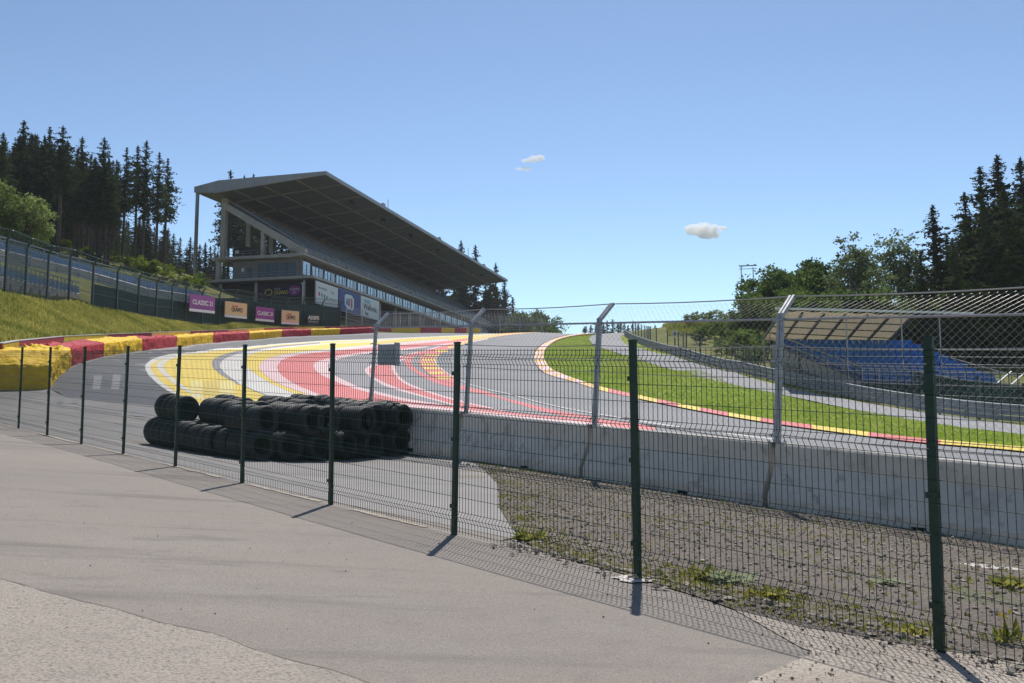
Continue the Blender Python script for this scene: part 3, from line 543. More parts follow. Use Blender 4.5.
def catch_fence():
    root = thing('catch_fence', 'galvanised catch fence with inclined arms and wire mesh on the concrete barrier', 'fence', bar_pt(0), world=True); W = Matrix.Translation(-root.location)
    def P(k, z, o=0.): return Vector(bar_pt(k))+bn*o+Vector((0, 0, z))
    lean = Vector((.11, 0, 0))
    for k in range(-5, 4):
        mb = MB()
        for s in (-1, 1):
            mb.bar(P(k, .92)+bu*s*.032, P(k, 3.07)+bu*s*.032+lean*1.1, .05, .045, up=bn); 
        po = mb.build('fence_post', M['galv'], root); po.matrix_parent_inverse = W
        ar = MB()
        for s in (-1, 1): ar.bar(P(k, 3.02)+bu*s*.032+lean, P(k, 3.38, .38)+bu*s*.032+lean, .04, .06)
        a_ = ar.build('arm', M['galv'], po); 
        bp = MB()
        bp.box(-.12, .12, -.1, .1, .0, .012, lambda X, Y, Z: P(k, 1.002)+bu*X+bn*Y+Vector((0, 0, Z)))
        for sx in (-.09, .09):
            for sy in (-.07, .07): bp.tube([P(k, 1.01)+bu*sx+bn*sy, P(k, 1.04)+bu*sx+bn*sy], .014, 6)
        b_ = bp.build('base_plate', M['galv'], po)
        for zc in (1.12, 2.05, 2.3, 2.55, 2.95):
          cl = MB(); cl.box(-.1, .1, -.07, -.05, zc-.012, zc+.012, lambda X, Y, Z: P(k, 0)+bu*X+bn*Y+Vector((lean.x*(Z-1)/2, 0, Z)))
          cl.build('cable_clamp', M['galv'], po)
    for q, r_ in ((2.97, .021),):
        mb = MB(); mb.tube([P(k, q, .02)+lean for k in range(-5, 4)], r_, 6); o = mb.build('top_rail', M['galv'], root); o.matrix_parent_inverse = W
    for q, r_ in ((3.38, .012), (2.53, .009), (2.28, .009), (2.03, .008), (1.12, .011)):
        mb = MB(); pts = []
        for k in range(-5, 3):
            for t in np.linspace(0, 1, 6)[:-1]:
                pts.append(P(k+t, q-.03*math.sin(math.pi*t), .38 if q > 3 else -.03)+lean)
        pts.append(P(3, q, .38 if q > 3 else -.03)+lean)
        mb.tube(pts, r_, 6); o = mb.build('cable', M['cable'], root); o.matrix_parent_inverse = W
    # diamond mesh, upright part and inclined part, one panel per bay
    for k in range(-5, 3):
        mb = MB(); s = .115; L_ = bl
        hgt = 1.98+.50; n_ = int(L_/s)
        def Q(u, w):   # u along bay (m), w along the height (0..hgt)
            if w <= 1.98: p = P(k+u/L_, 1.0+w, .02)
            else: e = (w-1.98)/.50; p = P(k+u/L_, 2.98+.36*e-.03*math.sin(math.pi*u/L_)*e, .02+.36*e)
            return p+lean*min(1, w/1.98)
        r_ = .0017
        for i in range(-int(hgt/s)-1, n_+1):
            for sgn in (1, -1):
                # line u = u0 + w*1 (sgn=1) or mirrored
                u0 = i*s; ws = 0
                lo = max(0, -u0); hi = min(hgt, L_-u0)
                if hi-lo < .02: continue
                cuts = [lo]+([1.98] if lo < 1.98 < hi else [])+[hi]
                pts = []
                for w in cuts:
                    u = u0+w
                    pts.append(Q(u if sgn == 1 else L_-u, w))
                mb.tube(pts, r_, 3, False)
        o = mb.build('wire_mesh', M['cable'], root, fix=False); o.matrix_parent_inverse = W
    # grey cabinet on the farthest post
    c = P(3, 0)
    return root
cf = catch_fence()
def cabinet():
    # small grey cabinet hung on the catch fence right of the far post
    a = at(379.5, 365, 23.2); b = at(397, 365, 22.6); root = thing('cable_cabinet', 'small grey box hung on the catch fence beside the farthest post', 'box', a, world=True); W = Matrix.Translation(-a)
    t = (b-a).normalized(); nn = Vector((t.y, -t.x, 0)).normalized(); w = (b-a).length
    fn = lambda X, Y, Z: a+t*X+nn*Y+Vector((0, 0, Z))
    m = MB(); m.box(0, w, -.06, .06, 0, .52, fn); o = m.build('case', M['box'], root); o.matrix_parent_inverse = W
    m = MB(); m.box(w-.03, w+.02, -.07, .07, -.02, .56, fn); o = m.build('hinge_strip', M['galv'], root); o.matrix_parent_inverse = W
    m = MB(); m.box(.03, w-.05, .061, .068, .03, .49, fn); o = m.build('door', M['box'], root); o.matrix_parent_inverse = W
cabinet()
# ------------------------------------------------------------------ tyre stack
def tyre_mesh():
    R, w = .335, .118; prof = [(R-.155, -.07), (R-.145, -.1), (R-.07, -.122), (R-.022, -.113), (R-.006, -.09), (R, -.06), (R-.008, -.055), (R-.008, -.045), (R, -.04), (R, -.01), (R-.008, -.006), (R-.008, .006), (R, .01), (R, .04), (R-.008, .045), (R-.008, .055), (R, .06), (R-.006, .09), (R-.022, .113), (R-.07, .122), (R-.145, .1), (R-.155, .07), (R-.11, .05), (R-.1, 0), (R-.11, -.05)]
    n_ = 30; mb = MB()
    for i in range(n_):
        a = 2*math.pi*i/n_
        for r_, y in prof: mb.v.append((r_*math.cos(a), y, r_*math.sin(a)))
    m_ = len(prof)
    for i in range(n_):
        for j in range(m_):
            mb.f.append((i*m_+j, i*m_+(j+1) % m_, ((i+1) % n_)*m_+(j+1) % m_, ((i+1) % n_)*m_+j)); mb.m.append(0)
    return mb
def tyres():
    proto = tyre_mesh().build('tyre', M['rubber'], smooth=True); used = False
    A_ = hit(258, 462); B_ = hit(409, 456); u = Vector((B_.x-A_.x, B_.y-A_.y, 0)); ul = u.length; u.normalize(); ax = Vector((-u.y, u.x, 0)); 
    if ax.x > 0: ax = -ax
    # ax points up-left along the rolls
    rot0 = math.atan2(ax.y, ax.x)-math.pi/2
    rr = random.Random(5); spots = []
    C_ = hit(150, 443); ax = Vector((C_.x-A_.x, C_.y-A_.y, 0)); Lr = ax.length-.2; ax.normalize(); rot0 = math.atan2(ax.y, ax.x)-math.pi/2; NJ = int(Lr/.243); n_ac = 6; sp = (ul-.3)/(n_ac-1)
    for i in range(n_ac):
        c = Vector((A_.x, A_.y, 0))+u*(.12+sp*i)
        for j in range(NJ):
            if i == 0 and j in (6, 12): c = c+u*rr.uniform(-.1, .14)
            if i > 1 and 4 < j < NJ-2: continue
            spots.append((c+ax*(.15+j*.243+rr.gauss(0, .012)), 0, i, j))
    for i in range(n_ac):
        c = Vector((A_.x, A_.y, 0))+u*(.12+sp*i+(.15 if i < 5 else -.2))+ax*(rr.uniform(0, .25)); d = rr.uniform(-.05, .05)
        for j in range(NJ):
            g = .1*(j//6)+(.1 if i == 0 else 0)
            if g+j*.243 > Lr-.15-.3*(i % 2): continue
            if i in (2, 3) and 6 <= j <= 7: continue
            if i == 0 and j in (5, 11): continue
            spots.append((c+ax*(g+j*.243)+u*(d*j*.15+(.22 if (j//6+i) % 2 else -.04)+[0, .1, -.06, .05][j//6 % 4]*(i+1)*.5), 1, i, j))
    for p, lvl, i, j in spots:
        o = proto if not used else proto.copy()
        if used: COL.objects.link(o)
        used = True
        z = h1(p.x, p.y)+.335+lvl*.585+rr.uniform(-.015, .02)-(.05 if lvl and (j//6+i) % 3 == 0 else 0)
        o.location = (p.x, p.y, z); o.rotation_euler = (rr.uniform(-.03, .03), rr.uniform(0, 6.28), rot0+rr.gauss(0, .045)+[.0, .1, -.09, .06][(i+j//6) % 4]*(1 if lvl else .5))
        k_ = rr.uniform(.95, 1.03); o.scale = (k_, rr.uniform(.92, 1.02), k_)
        if lvl: lab = ('worn black tyre at the open end of the upper layer of the stack' if j == 0 else 'worn black tyre lying in an upper roll of the stack')
        else: lab = ('worn black tyre at the open end of the bottom layer of the stack' if j == 0 else 'worn black tyre lying in the bottom layer of the stack')
        tag(o, lab, 'tyre', 'black tyres stacked on their sides in two layers at the barrier end')
tyres()
# ------------------------------------------------------------------ red and yellow tyre wall, painted wall behind it
def lerp_tab(x, tab): return [float(np.interp(x, [t[0] for t in tab], [t[i] for t in tab])) for i in range(1, len(tab[0]))]
WB = [(-70, 354, 38), (0, 350, 39.5), (40, 344.5, 45), (66, 341.5, 54), (103, 337.3, 62), (142, 336.0, 71), (177, 335., 90), (213, 332.8, 104.5), (249, 331., 120.5), (282, 329.8, 133), (311, 329, 141), (340, 328.5, 148.5), (376, 327.8, 158.5)]
def tyre_wall():
    segs = [(-70, -10, 'y'), (-10, 50, 'y'), (50, 70, 'y'), (70, 103, 'r'), (103, 142, 'y'), (142, 177, 'r'), (177, 213, 'y'), (213, 249, 'r'), (249, 282, 'y'), (282, 311, 'r'), (311, 340, 'y'), (340, 376, 'r')]
    ords = ['nearest', 'second', 'third', 'fourth', 'fifth', 'sixth', 'seventh']; cnt = {'y': 0, 'r': 0}
    WF = dense([(x, y) for x, y in WALLF[2:]], 8)
    groups = [(-70, 50, 'y')]+[s for s in segs[3:]]
    # the near block: front face, side to px 70
    for gi, (x0, x1, c) in enumerate([(-70, 70, 'y')]+segs[3:]):
        if gi == 0: fpts = [(x, 393-(x+70)*4/120) for x in np.linspace(-70, 50, 14)]+[(53.5, 383.5)]+[(x, float(np.interp(x, [p[0] for p in WALLF], [p[1] for p in WALLF]))) for x in np.linspace(56, 70, 6)]
        else:
            fpts = [(x, float(np.interp(x, [p[0] for p in WF], [p[1] for p in WF]))) for x in np.linspace(x0, x1, 12)]
        F_ = [hit(*p) for p in fpts]; n_ = len(F_)
        if gi == 0: B_ = [at(x, *lerp_tab(x, WB)) for x in np.concatenate([np.linspace(-70, 20, 14), np.linspace(22, 32, n_-14)])]
        else: B_ = [at(x, *lerp_tab(x, WB)) for x in np.linspace({1: 32, 2: 84, 3: 134, 4: 173}.get(gi, x0), {1: 84, 2: 134, 3: 173}.get(gi, x1), n_)]
        word = 'yellow' if c == 'y' else 'red'; o_ = ords[cnt[c]]; cnt[c] += 1
        lab = f'{word} tarpaulin-covered tyre block, {o_} {word} one from the near left end' if o_ != 'nearest' else (f'wide yellow tarpaulin-covered tyre block at the near left end of the wall' if c == 'y' else 'nearest red tarpaulin-covered tyre block next to the wide yellow one')
        root = thing('tyre_barrier_block', lab, 'tyre barrier', F_[n_//2], 'red and yellow tyre blocks along the outside of the bend', True)
        rw = []; rr = random.Random(gi); hgt = .95
        for i in range(n_):
            f, b = F_[i], B_[i]; top = Vector((0, 0, hgt)); nrm = (b-f); nrm.z = 0; nrm.normalize()
            ft = f+top; bulge = -nrm*.05*math.sin(i*1.7)
            wig = lambda a=.05: Vector((rr.uniform(-a, a), rr.uniform(-a, a), rr.uniform(-a, a)*.8))
            cross = [f+Vector((0, 0, -.1)), f+Vector((0, 0, .25))+bulge+wig(.02), f+Vector((0, 0, .55))-nrm*.04+wig(.025), f+Vector((0, 0, .85))-nrm*.02+wig(.02), ft+nrm*.08+Vector((0, 0, .0))]
            L_ = (b-ft).length; m_ = 5 if L_ > 2.5 else 3
            for j in range(1, m_+1):
                t = j/m_; amp = .10 if L_ > 2.5 else .03
                cross.append(ft.lerp(b, t)+Vector((0, 0, amp*math.sin(j*2.4+i*1.3)))+wig(amp*.6))
            cross.append(b+Vector((0, 0, -1.2)))
            rw.append(cross)
        rw = [rw[0]]+[[p.lerp(q, .06) for p, q in zip(rw[0], rw[1])]]+rw[1:-1]+([[p.lerp(q, .06) for p, q in zip(rw[-1], rw[-2])]] if len(rw[-1]) == len(rw[-2]) else [])+[rw[-1]]; n_ = len(rw)
        mc = max(len(r_) for r_ in rw)
        rw = [r_[:-1]+[r_[-1]]*(mc-len(r_)+1) if len(r_) < mc else r_ for r_ in rw]
        mb = MB(); vs = [p for r_ in rw for p in r_]
        fs = [(i*mc+j, i*mc+j+1, (i+1)*mc+j+1, (i+1)*mc+j) for i in range(n_-1) for j in range(mc-1)]
        fs += [tuple(range(mc))[::-1], tuple((n_-1)*mc+j for j in range(mc))]
        mb.add(vs, fs); o = mb.build('tarpaulin', M['tarp_'+c], root, smooth=True); o.matrix_parent_inverse = Matrix.Translation(-root.location)
        md = o.modifiers.new('s', 'SUBSURF'); md.subdivision_type = 'SIMPLE'; md.levels = 1; md.render_levels = 3
        tx = bpy.data.textures.get('folds') or bpy.data.textures.new('folds', 'CLOUDS'); tx.noise_scale = .7; tx.noise_depth = 3; dm = o.modifiers.new('d', 'DISPLACE'); dm.texture = tx; dm.texture_coords = 'GLOBAL'; dm.strength = .34 if gi == 0 else .16; dm.mid_level = .5
tyre_wall()
def painted_wall():
    top = [(-60, 347, 40), (0, 343, 42.5), (16, 340.3, 46), (62, 336, 59), (106, 334, 69), (150, 332.4, 79), (189, 331, 98), (227, 329.6, 111), (263, 328, 126), (293, 327, 137), (324, 326.3, 147), (359, 325.7, 157), (391, 327.2, 164), (420, 327.4, 168), (441, 327.5, 172), (454, 327.7, 175), (466, 327.9, 178), (480, 328.3, 181)]
    cols = [(-60, 'r'), (0, 'y'), (16, 'r'), (62, 'y'), (106, 'r'), (150, 'y'), (189, 'r'), (227, 'y'), (263, 'r'), (293, 'y'), (324, 'r'), (359, 'r'), (391, 'y'), (420, 'r'), (441, 'y'), (454, 'r'), (466, 'y'), (480, '')]
    root = thing('trackside_wall', 'low concrete wall painted in red and yellow lengths along the outside of the bend', 'wall', at(150, 332.4, 79), world=True); W = Matrix.Translation(-root.location)
    for i in range(len(cols)-1):
        x0, x1 = cols[i][0], cols[i+1][0]; mb = MB(); tp = MB()
        P_ = [at(x, *lerp_tab(x, top)) for x in np.linspace(x0, x1, 6)]
        for a, b in zip(P_[:-1], P_[1:]):
            t = (b-a); nn = Vector((-t.y, t.x, 0)).normalized()*.15
            for mm, z0, z1, e in ((mb, -1.6, -.035, 1), (tp, -.033, 0, 1.1)):
                mm.add([a-nn*e+Vector((0, 0, z0)), b-nn*e+Vector((0, 0, z0)), b-nn*e+Vector((0, 0, z1)), a-nn*e+Vector((0, 0, z1)), a+nn*e+Vector((0, 0, z0)), b+nn*e+Vector((0, 0, z0)), b+nn*e+Vector((0, 0, z1)), a+nn*e+Vector((0, 0, z1))], [(0, 1, 2, 3), (3, 2, 6, 7), (7, 6, 5, 4), (0, 3, 7, 4), (1, 5, 6, 2)])
        o = mb.build('painted_length', M['wall_'+cols[i][1]], root); o.matrix_parent_inverse = W; tag(o, label='yellow painted wall length' if cols[i][1] == 'y' else 'red painted wall length')
        o = tp.build('coping', M['wall_top'], o)
painted_wall()
# ------------------------------------------------------------------ lettering
FONT = bpy.data.fonts.load('<builtin>') if False else None
def text(s, size, origin, ux, uz, m, parent, W=None, bold=.0, width=None, name='lettering'):
    """flat raised letters; origin = lower left of the text, ux = reading direction, uz = up"""
    cu = bpy.data.curves.new('t', 'FONT'); cu.body = s; cu.size = 1; cu.extrude = .01; cu.offset = bold
    ob = bpy.data.objects.new('t', cu); COL.objects.link(ob); dg = bpy.context.evaluated_depsgraph_get(); dg.update()
    me = bpy.data.meshes.new_from_object(ob.evaluated_get(dg)); bpy.data.objects.remove(ob)
    xs = [v.co.x for v in me.vertices]; ys = [v.co.y for v in me.vertices]; x0, x1, y0, y1 = min(xs), max(xs), min(ys), max(ys)
    sy = size/(y1-y0); sx = width/(x1-x0) if width else sy
    ux = ux.normalized(); uz = uz.normalized(); un = ux.cross(uz)
    for v in me.vertices:
        c = v.co; v.co = origin+ux*(c.x-x0)*sx+uz*(c.y-y0)*sy+un*c.z
    me.materials.clear(); me.materials.append(m); me.name = name
    o = bpy.data.objects.new(name, me); COL.objects.link(o); o.parent = parent
    if W: o.matrix_parent_inverse = W
    return o
# ------------------------------------------------------------------ the grandstand
GO = Vector((-37.657, 170, 0)); ga = Vector((.2612, .9653, 0)); gb = Vector((-.9653, .2612, 0))
def G(s, t, z): return GO+ga*s+gb*t+Vector((0, 0, z))
def grandstand():
    root = thing('grandstand', 'long grandstand with a cantilevered roof above grey terraces on the hillside', 'grandstand', GO+Vector((0, 0, 20)), world=True); W = Matrix.Translation(-root.location)
    def B(name, mb, m, par=None, smooth=False, label=None):
        o = mb.build(name, m, par or root, smooth)
        if not par: o.matrix_parent_inverse = W
        else: o.matrix_parent_inverse = Matrix()
        if label: o['label'] = label
        return o
    S0, S1 = -3.8, 123.3
    R_ = [(-4, 47.85), (18.5, 47.75), (23.8, 46.85), (23.8, 45.9), (19, 45.5), (-4, 47.35)]
    mb = MB(); mb.prism(R_, G, S0+.4, S1-.4); roof = B('roof', mb, M['roof'])
    # fascias at both ends and along the edge
    for s0, s1 in ((S0, S0+.4), (S1-.4, S1)):
        mb = MB(); mb.prism([(t, z+(.1 if z > 46.5 and i < 3 else -.05)) for i, (t, z) in enumerate(R_)], G, s0, s1); B('fascia', mb, M['fascia'], roof)
    mb = MB(); mb.prism([(-4.25, 47.95), (-3.98, 47.95), (-3.98, 47.25), (-4.25, 47.25)], G, S0, S1); B('edge_gutter', mb, M['fascia'], roof)
    def zu(t): return 47.35-(t+4)*(1.85/23)
    for s in np.arange(3, S1-2, 9.2):
        mb = MB(); mb.prism([(-3.9, zu(-3.9)-.003), (19, zu(19)-.003), (19, zu(19)-.45), (-3.9, zu(-3.9)-.16)], G, s, s+.35); B('roof_rib', mb, M['roof_rib'], roof)
    for t in (2, 9, 15):
        mb = MB(); mb.box(S0+.5, S1-.5, t, t+.18, zu(t)-.2, zu(t)-.01, G); B('purlin', mb, M['roof_rib'], roof)
    for i, s in enumerate((14, 30, 47, 66, 86, 105)):
        mb = MB(); mb.box(s, s+1.0, -1.6, -.6, zu(-1)-.75, zu(-1)-.2, G); B('loudspeaker', mb, M['dark'], roof)
        mb = MB(); mb.box(s-6, s-4.8, -3.8, -3.3, 47.9, 48.25+.5*(i % 2), G); B('roof_light', mb, M['galv'], roof)
    mb = MB(); mb.bar(G(27, -3.6, 47.9), G(27, -3.6, 50.2), .12); mb.bar(G(84, -3.6, 47.9), G(84, -3.6, 50.6), .15); B('antenna', mb, M['galv'], roof)
    # columns
    for s in list(np.arange(.6, S1-2, 9.2)):
        mb = MB(); mb.box(s, s+.9, 19.6, 20.6, 33.6 if s < 2 else 26, 45.7, G); B('column', mb, M['bconc_l'])
    mb = MB(); mb.box(-3.4, -2.9, 23.2, 23.7, 24, 46, G); B('tie_post', mb, M['galv'])
    for s in (60, 119.6): 
        mb = MB(); mb.box(s, s+.4, 23.2, 23.6, 24, 46, G); B('tie_post', mb, M['galv'])
    # raker (end stringer) with its column
    mb = MB(); mb.prism([(20.2, 44.9), (20.2, 43.6), (3.6, 33.7), (1.9, 33.7), (1.9, 34.4)], G, .3, 1.3); B('raker_beam', mb, M['bconc_l'])
    for s in np.arange(9.8, 150, 9.2):
        mb = MB(); mb.prism([(20.2, 44.0), (20.2, 43.0), (3.6, 33.4), (1.9, 33.4), (1.9, 33.9)], G, s, s+.6); B('raker_beam', mb, M['bconc'])
    mb = MB(); mb.box(.5, 1.2, 10.9, 11.6, 33.6, 38.2, G); B('column', mb, M['bconc_l'])
    # seating tiers
    ST1 = 150; NR = 16; dt = (19.4-2.6)/NR; dz = (44.2-34.1)/NR; mb = MB()
    for i in range(NR): mb.box(1.3, ST1 if i < 11 else S1, 2.6+i*dt, 2.6+(i+1)*dt+.02, 34.1+i*dz-.5, 34.1+(i+1)*dz-.25, G)
    B('terrace', mb, M['tier'])
    for i in range(NR):
        mb = MB(); e = ST1-1 if i < 11 else S1
        s = 2.0
        while s < e:
            w = min(13.2, e-s); 
            ss = s
            while ss < s+w-.5: mb.box(ss, ss+.46, 2.6+i*dt+.35, 2.6+i*dt+.45, 34.1+(i+1)*dz-.25, 34.1+(i+1)*dz+.5, G); mb.box(ss, ss+.46, 2.6+i*dt+.0, 2.6+i*dt+.36, 34.1+(i+1)*dz+.1, 34.1+(i+1)*dz+.17, G); ss += .95
            s += 15
        mb.box(2.0, e, 2.6+i*dt+.02, 2.6+i*dt+.4, 34.1+(i+1)*dz+.02, 34.1+(i+1)*dz+.115, G)
        B('seat_row', mb, M['seat_grey'])
    for s in np.arange(.8, ST1, 15):
        mb = MB(); mb.bar(G(s, 2.6, 35.2), G(s, 19.2, 45.2), .12); mb.bar(G(s, 2.6, 34.2), G(s, 2.6, 35.2), .1); B('aisle_rail', mb, M['galv'])
    # back wall with pale door openings
    mb = MB(); mb.box(1.6, S1-1, 19.45, 19.6, 42.5, 45.45, G); B('back_wall', mb, M['backwall'])
    rr = random.Random(2)
    for s in np.arange(4, S1-4, 3.07):
        mb = MB(); mb.box(s, s+rr.uniform(.5, 1.6), 19.38, 19.44, 43.9, 45.2-rr.uniform(0, .4), G); B('back_panel', mb, M['soffit' if rr.random() < .6 else 'bconc'])
    mb = MB()
    for q in (.45, .8, 1.1): mb.bar(G(.6, 2.25, 33.6+q), G(ST1, 2.25, 33.6+q), .06)
    for s in np.arange(.6, ST1, 2.5): mb.bar(G(s, 2.25, 33.5), G(s, 2.25, 34.75), .07)
    for q in (.5, 1.0): mb.bar(G(.2, 2.4, 33.6+q), G(.2, 21.5, 33.6+q), .05)
    for t in np.arange(2.4, 21.5, 1.6): mb.bar(G(.2, t, 33.5), G(.2, t, 34.6), .05)
    B('railing', mb, M['galv'])
    # slabs
    mb = MB(); mb.prism([(2.0, 33.6), (22, 33.6), (22, 33.2), (5, 32.9), (2.0, 33.25)], G, 0, ST1); B('upper_slab', mb, M['bconc_l'])
    mb = MB(); mb.prism([(-.1, 29.2), (23.2, 29.2), (23.2, 28.7), (-.1, 28.7)], G, -.1, 142); B('lower_slab', mb, M['bconc_l'])
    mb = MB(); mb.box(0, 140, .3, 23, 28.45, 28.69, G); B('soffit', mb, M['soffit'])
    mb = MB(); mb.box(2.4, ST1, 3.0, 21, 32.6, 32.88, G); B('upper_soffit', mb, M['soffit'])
    mb = MB()
    for q in (.5, 1.0): mb.bar(G(.05, .1, 29.2+q), G(140, .1, 29.2+q), .05); mb.bar(G(.05, .1, 29.2+q), G(.05, 23, 29.2+q), .05)
    for s in np.arange(.05, 140, 2.4): mb.bar(G(s, .1, 29.2), G(s, .1, 30.25), .05)
    B('railing', mb, M['galv'])
    # enclosed level, end wall
    mb = MB(); mb.box(1.5, 1.8, 12.6, 18.2, 29.2, 32.9, G); mb.box(1.5, 1.8, 3.2, 4.4, 29.2, 32.9, G); mb.box(1.5, 1.8, 4.4, 12.6, 32.2, 32.9, G); mb.box(1.5, 1.8, 4.4, 12.6, 29.2, 29.5, G); B('end_wall', mb, M['panel'])
    mb = MB(); mb.box(1.44, 1.48, 13.9, 15.0, 29.3, 31.6, G); d = B('door', mb, M['glass'])
    mb = MB(); mb.box(1.38, 1.42, 15.6, 16.2, 30.8, 31.5, G); B('notice_board', mb, M['white'])
    for i in range(4):
        t0 = 4.4+i*2.05; mb = MB(); mb.box(1.60, 1.64, t0+.08, t0+1.97, 29.5, 32.2, G); w_ = B('window', mb, M['glass'])
        mb = MB(); mb.box(1.52, 1.7, t0-.08, t0+.08, 29.5, 32.2, G); B('mullion', mb, M['mull'], w_)
    mb = MB(); mb.box(0.6, 1.4, 20.6, 21.4, 29.2, 33.2, G); B('column', mb, M['bconc_l'])
    # facade glazing
    mb = MB(); mb.box(1.5, 140, 3.5, 3.7, 29.2, 32.6, G); B('facade_wall', mb, M['mull'])
    s = 2.2; i = 0
    while s < 136 and i < 60:
        w = 2.8 if i == 0 else (2.5 if i % 2 else 1.3)
        mb = MB(); mb.box(s, s+w, 3.30, 3.34, 29.9, 32.1 if i else 32.5, G); w_ = B('window', mb, M['glass_l'])
        mb = MB(); mb.box(s+w*.48, s+w*.52, 3.22, 3.28, 29.9, 32.1, G); B('mullion', mb, M['mull'], w_)
        s += w+(.5 if i % 2 else 1.0); i += 1
    # storage wall and undercroft: near-black solid, shade of the openings put into its colour
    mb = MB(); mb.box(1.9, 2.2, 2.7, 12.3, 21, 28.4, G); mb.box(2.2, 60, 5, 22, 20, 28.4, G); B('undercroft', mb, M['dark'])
    mb = MB(); mb.box(.9, 1.3, 2.2, 2.6, 20, 28.6, G); mb.box(.9, 1.3, 12.4, 12.9, 20, 28.6, G); mb.box(.9, 1.3, 20.2, 20.8, 22, 28.6, G); B('column', mb, M['bconc_l'])
    for s in np.arange(34, 140, 9.2):
        mb = MB(); mb.box(s, s+.6, 1.0, 1.6, 20, 28.6, G); B('column', mb, M['bconc'])
    mb = MB(); mb.box(6, 60, 3.6, 4.2, 19, 24.6, G); B('masonry_wall', mb, M['brick'])
    mb = MB(); mb.box(60, 140, 3.6, 4.2, 19, 28.4, G); B('masonry_wall', mb, M['dark'])  # far length near-black: shade of the recess painted into the wall colour
    mb = MB(); 
    for q in range(5): mb.box(6, 60, 3.5, 3.58, 20+q*.9, 20.25+q*.9, G)
    B('wall_ledge', mb, M['bconc'])
    # banner on the end
    mb = MB(); mb.box(1.55, 1.65, 2.9, 12.1, 24.6, 28.3, G); bn_ = B('banner', mb, M['navy'])
    lx = -gb; up = Vector((0, 0, 1)); o_ = lambda t, z, e=0: G(1.53-e, t, z)
    text('OUWO', .75, o_(9.0, 26.0), lx, up, M['gold'], bn_, Matrix(), .02, 3.0)
    text('Circuit', .32, o_(9.0, 26.95), lx, up, M['white'], bn_, Matrix(), .0, 1.3)
    rg = MB(); rg.tube([G(1.5, 10.2+.75*math.cos(a), 26.5+.55*math.sin(a)) for a in np.linspace(-.6, 5.2, 22)], .1, 6); B('ring_emblem', rg, M['gold'], bn_)
    dk = MB(); dk.add([G(1.5, 4.6+1.25*math.cos(a), 26.7+.95*math.sin(a)*(1+.1*math.cos(a))) for a in np.linspace(0, 6.283, 25)[:-1]]+[G(1.54, 4.6+1.25*math.cos(a), 26.7+.95*math.sin(a)*(1+.1*math.cos(a))) for a in np.linspace(0, 6.283, 25)[:-1]], [tuple(range(24))]+[(i, (i+1) % 24, 24+(i+1) % 24, 24+i) for i in range(24)])
    B('round_logo', dk, M['purple'], bn_)
    text('CLASSIC', .34, G(1.47, 5.6, 26.75), lx, up, M['white'], bn_, Matrix(), .01, 2.0); text('21', .5, G(1.47, 4.95, 26.1), lx, up, M['white'], bn_, Matrix(), .01)
    # three billboards under the facade slab
    up = Vector((0, 0, 1))
    def board(s0, s1, z0, z1, m, label):
        mb = MB(); mb.box(s0, s1, -.25, -.12, z0, z1, G); b = B('billboard', mb, M[m], label=label)
        f = MB(); f.box(s0-.1, s1+.1, -.1, .0, z0-.1, z1+.1, G); B('frame', f, M['galv'], b); return b
    b1 = board(.9, 10.2, 24.0, 28.2, 'white', 'white billboard with small coloured marks')
    T = lambda s, z: G(s, -.27, z)
    text('THE FRANCHISE', .42, T(1.5, 26.9), ga, up, M['greytext'], b1, Matrix(), .0, 3.8)
    text('Spa', .6, T(7.0, 26.6), ga, up, M['greytext'], b1, Matrix(), .0, 1.6); text('CIRCUIT', .35, T(6.2, 25.4), ga, up, M['greytext'], b1, Matrix(), .0, 3)
    for i, m in enumerate(('redink', 'greytext', 'greenink', 'greenink')):
        dd = MB(); dd.add([T(2.2+i*1.05+.35*math.cos(a), 25.9-.1*i+.4*math.sin(a)) for a in np.linspace(0, 6.283, 13)[:-1]], [tuple(range(12))]); B('dot_logo', dd, M[m], b1)
    b2 = board(10.7, 20.6, 24.0, 28.3, 'blue', 'blue billboard with a white shield')
    sh = MB(); out = [(13.2, 27.2), (14, 27.6), (16.5, 27.6), (17.6, 27.0), (17.6, 25.2), (17.2, 24.6), (14.6, 24.6), (13.3, 25.3)]
    sh.add([G(s, -.29, z) for s, z in out]+[G(s, -.255, z) for s, z in out], [tuple(range(8))]+[(i, (i+1) % 8, 8+(i+1) % 8, 8+i) for i in range(8)]); sf = B('shield', sh, M['white'], b2)
    text('AB', 1.5, G(13.7, -.31, 25.3), ga, up, M['blue'], b2, Matrix(), .02, 2.0); text('I', 2.1, G(16.1, -.31, 24.9), ga, up, M['redink'], b2, Matrix(), .05, .7)
    b3 = board(21.1, 30.7, 24.1, 28.3, 'white', 'white billboard reading Wallonie')
    text('visit', .95, T(22.5, 27.0), ga, up, M['cyan'], b3, Matrix(), .01, 3.4); text('Wallonie.', 1.25, T(22.3, 25.6), ga, up, M['ink'], b3, Matrix(), .015, 7.4); text('be', 1.0, T(23.2, 24.4), ga, up, M['ink'], b3, Matrix(), .01, 1.8)
    return root
grandstand()
def machine():   # dark covered plant room sitting on the upper slab
    root = thing('rooftop_cabin', 'dark cabin standing on the upper deck behind the raker of the grandstand', 'cabin', G(3, 15, 33.6), world=True); W = Matrix.Translation(-root.location)
    mb = MB(); mb.prism([(18.6, 33.65), (18.6, 35.6), (15.5, 35.9), (13, 35.2), (12.2, 33.65)], G, 2, 7); o = mb.build('body', M['dark'], root); o.matrix_parent_inverse = W
    mb = MB(); mb.box(1.9, 1.98, 17.2, 18.0, 34.6, 35.2, G); o = mb.build('lamp', M['white'], root); o.matrix_parent_inverse = W
machine()
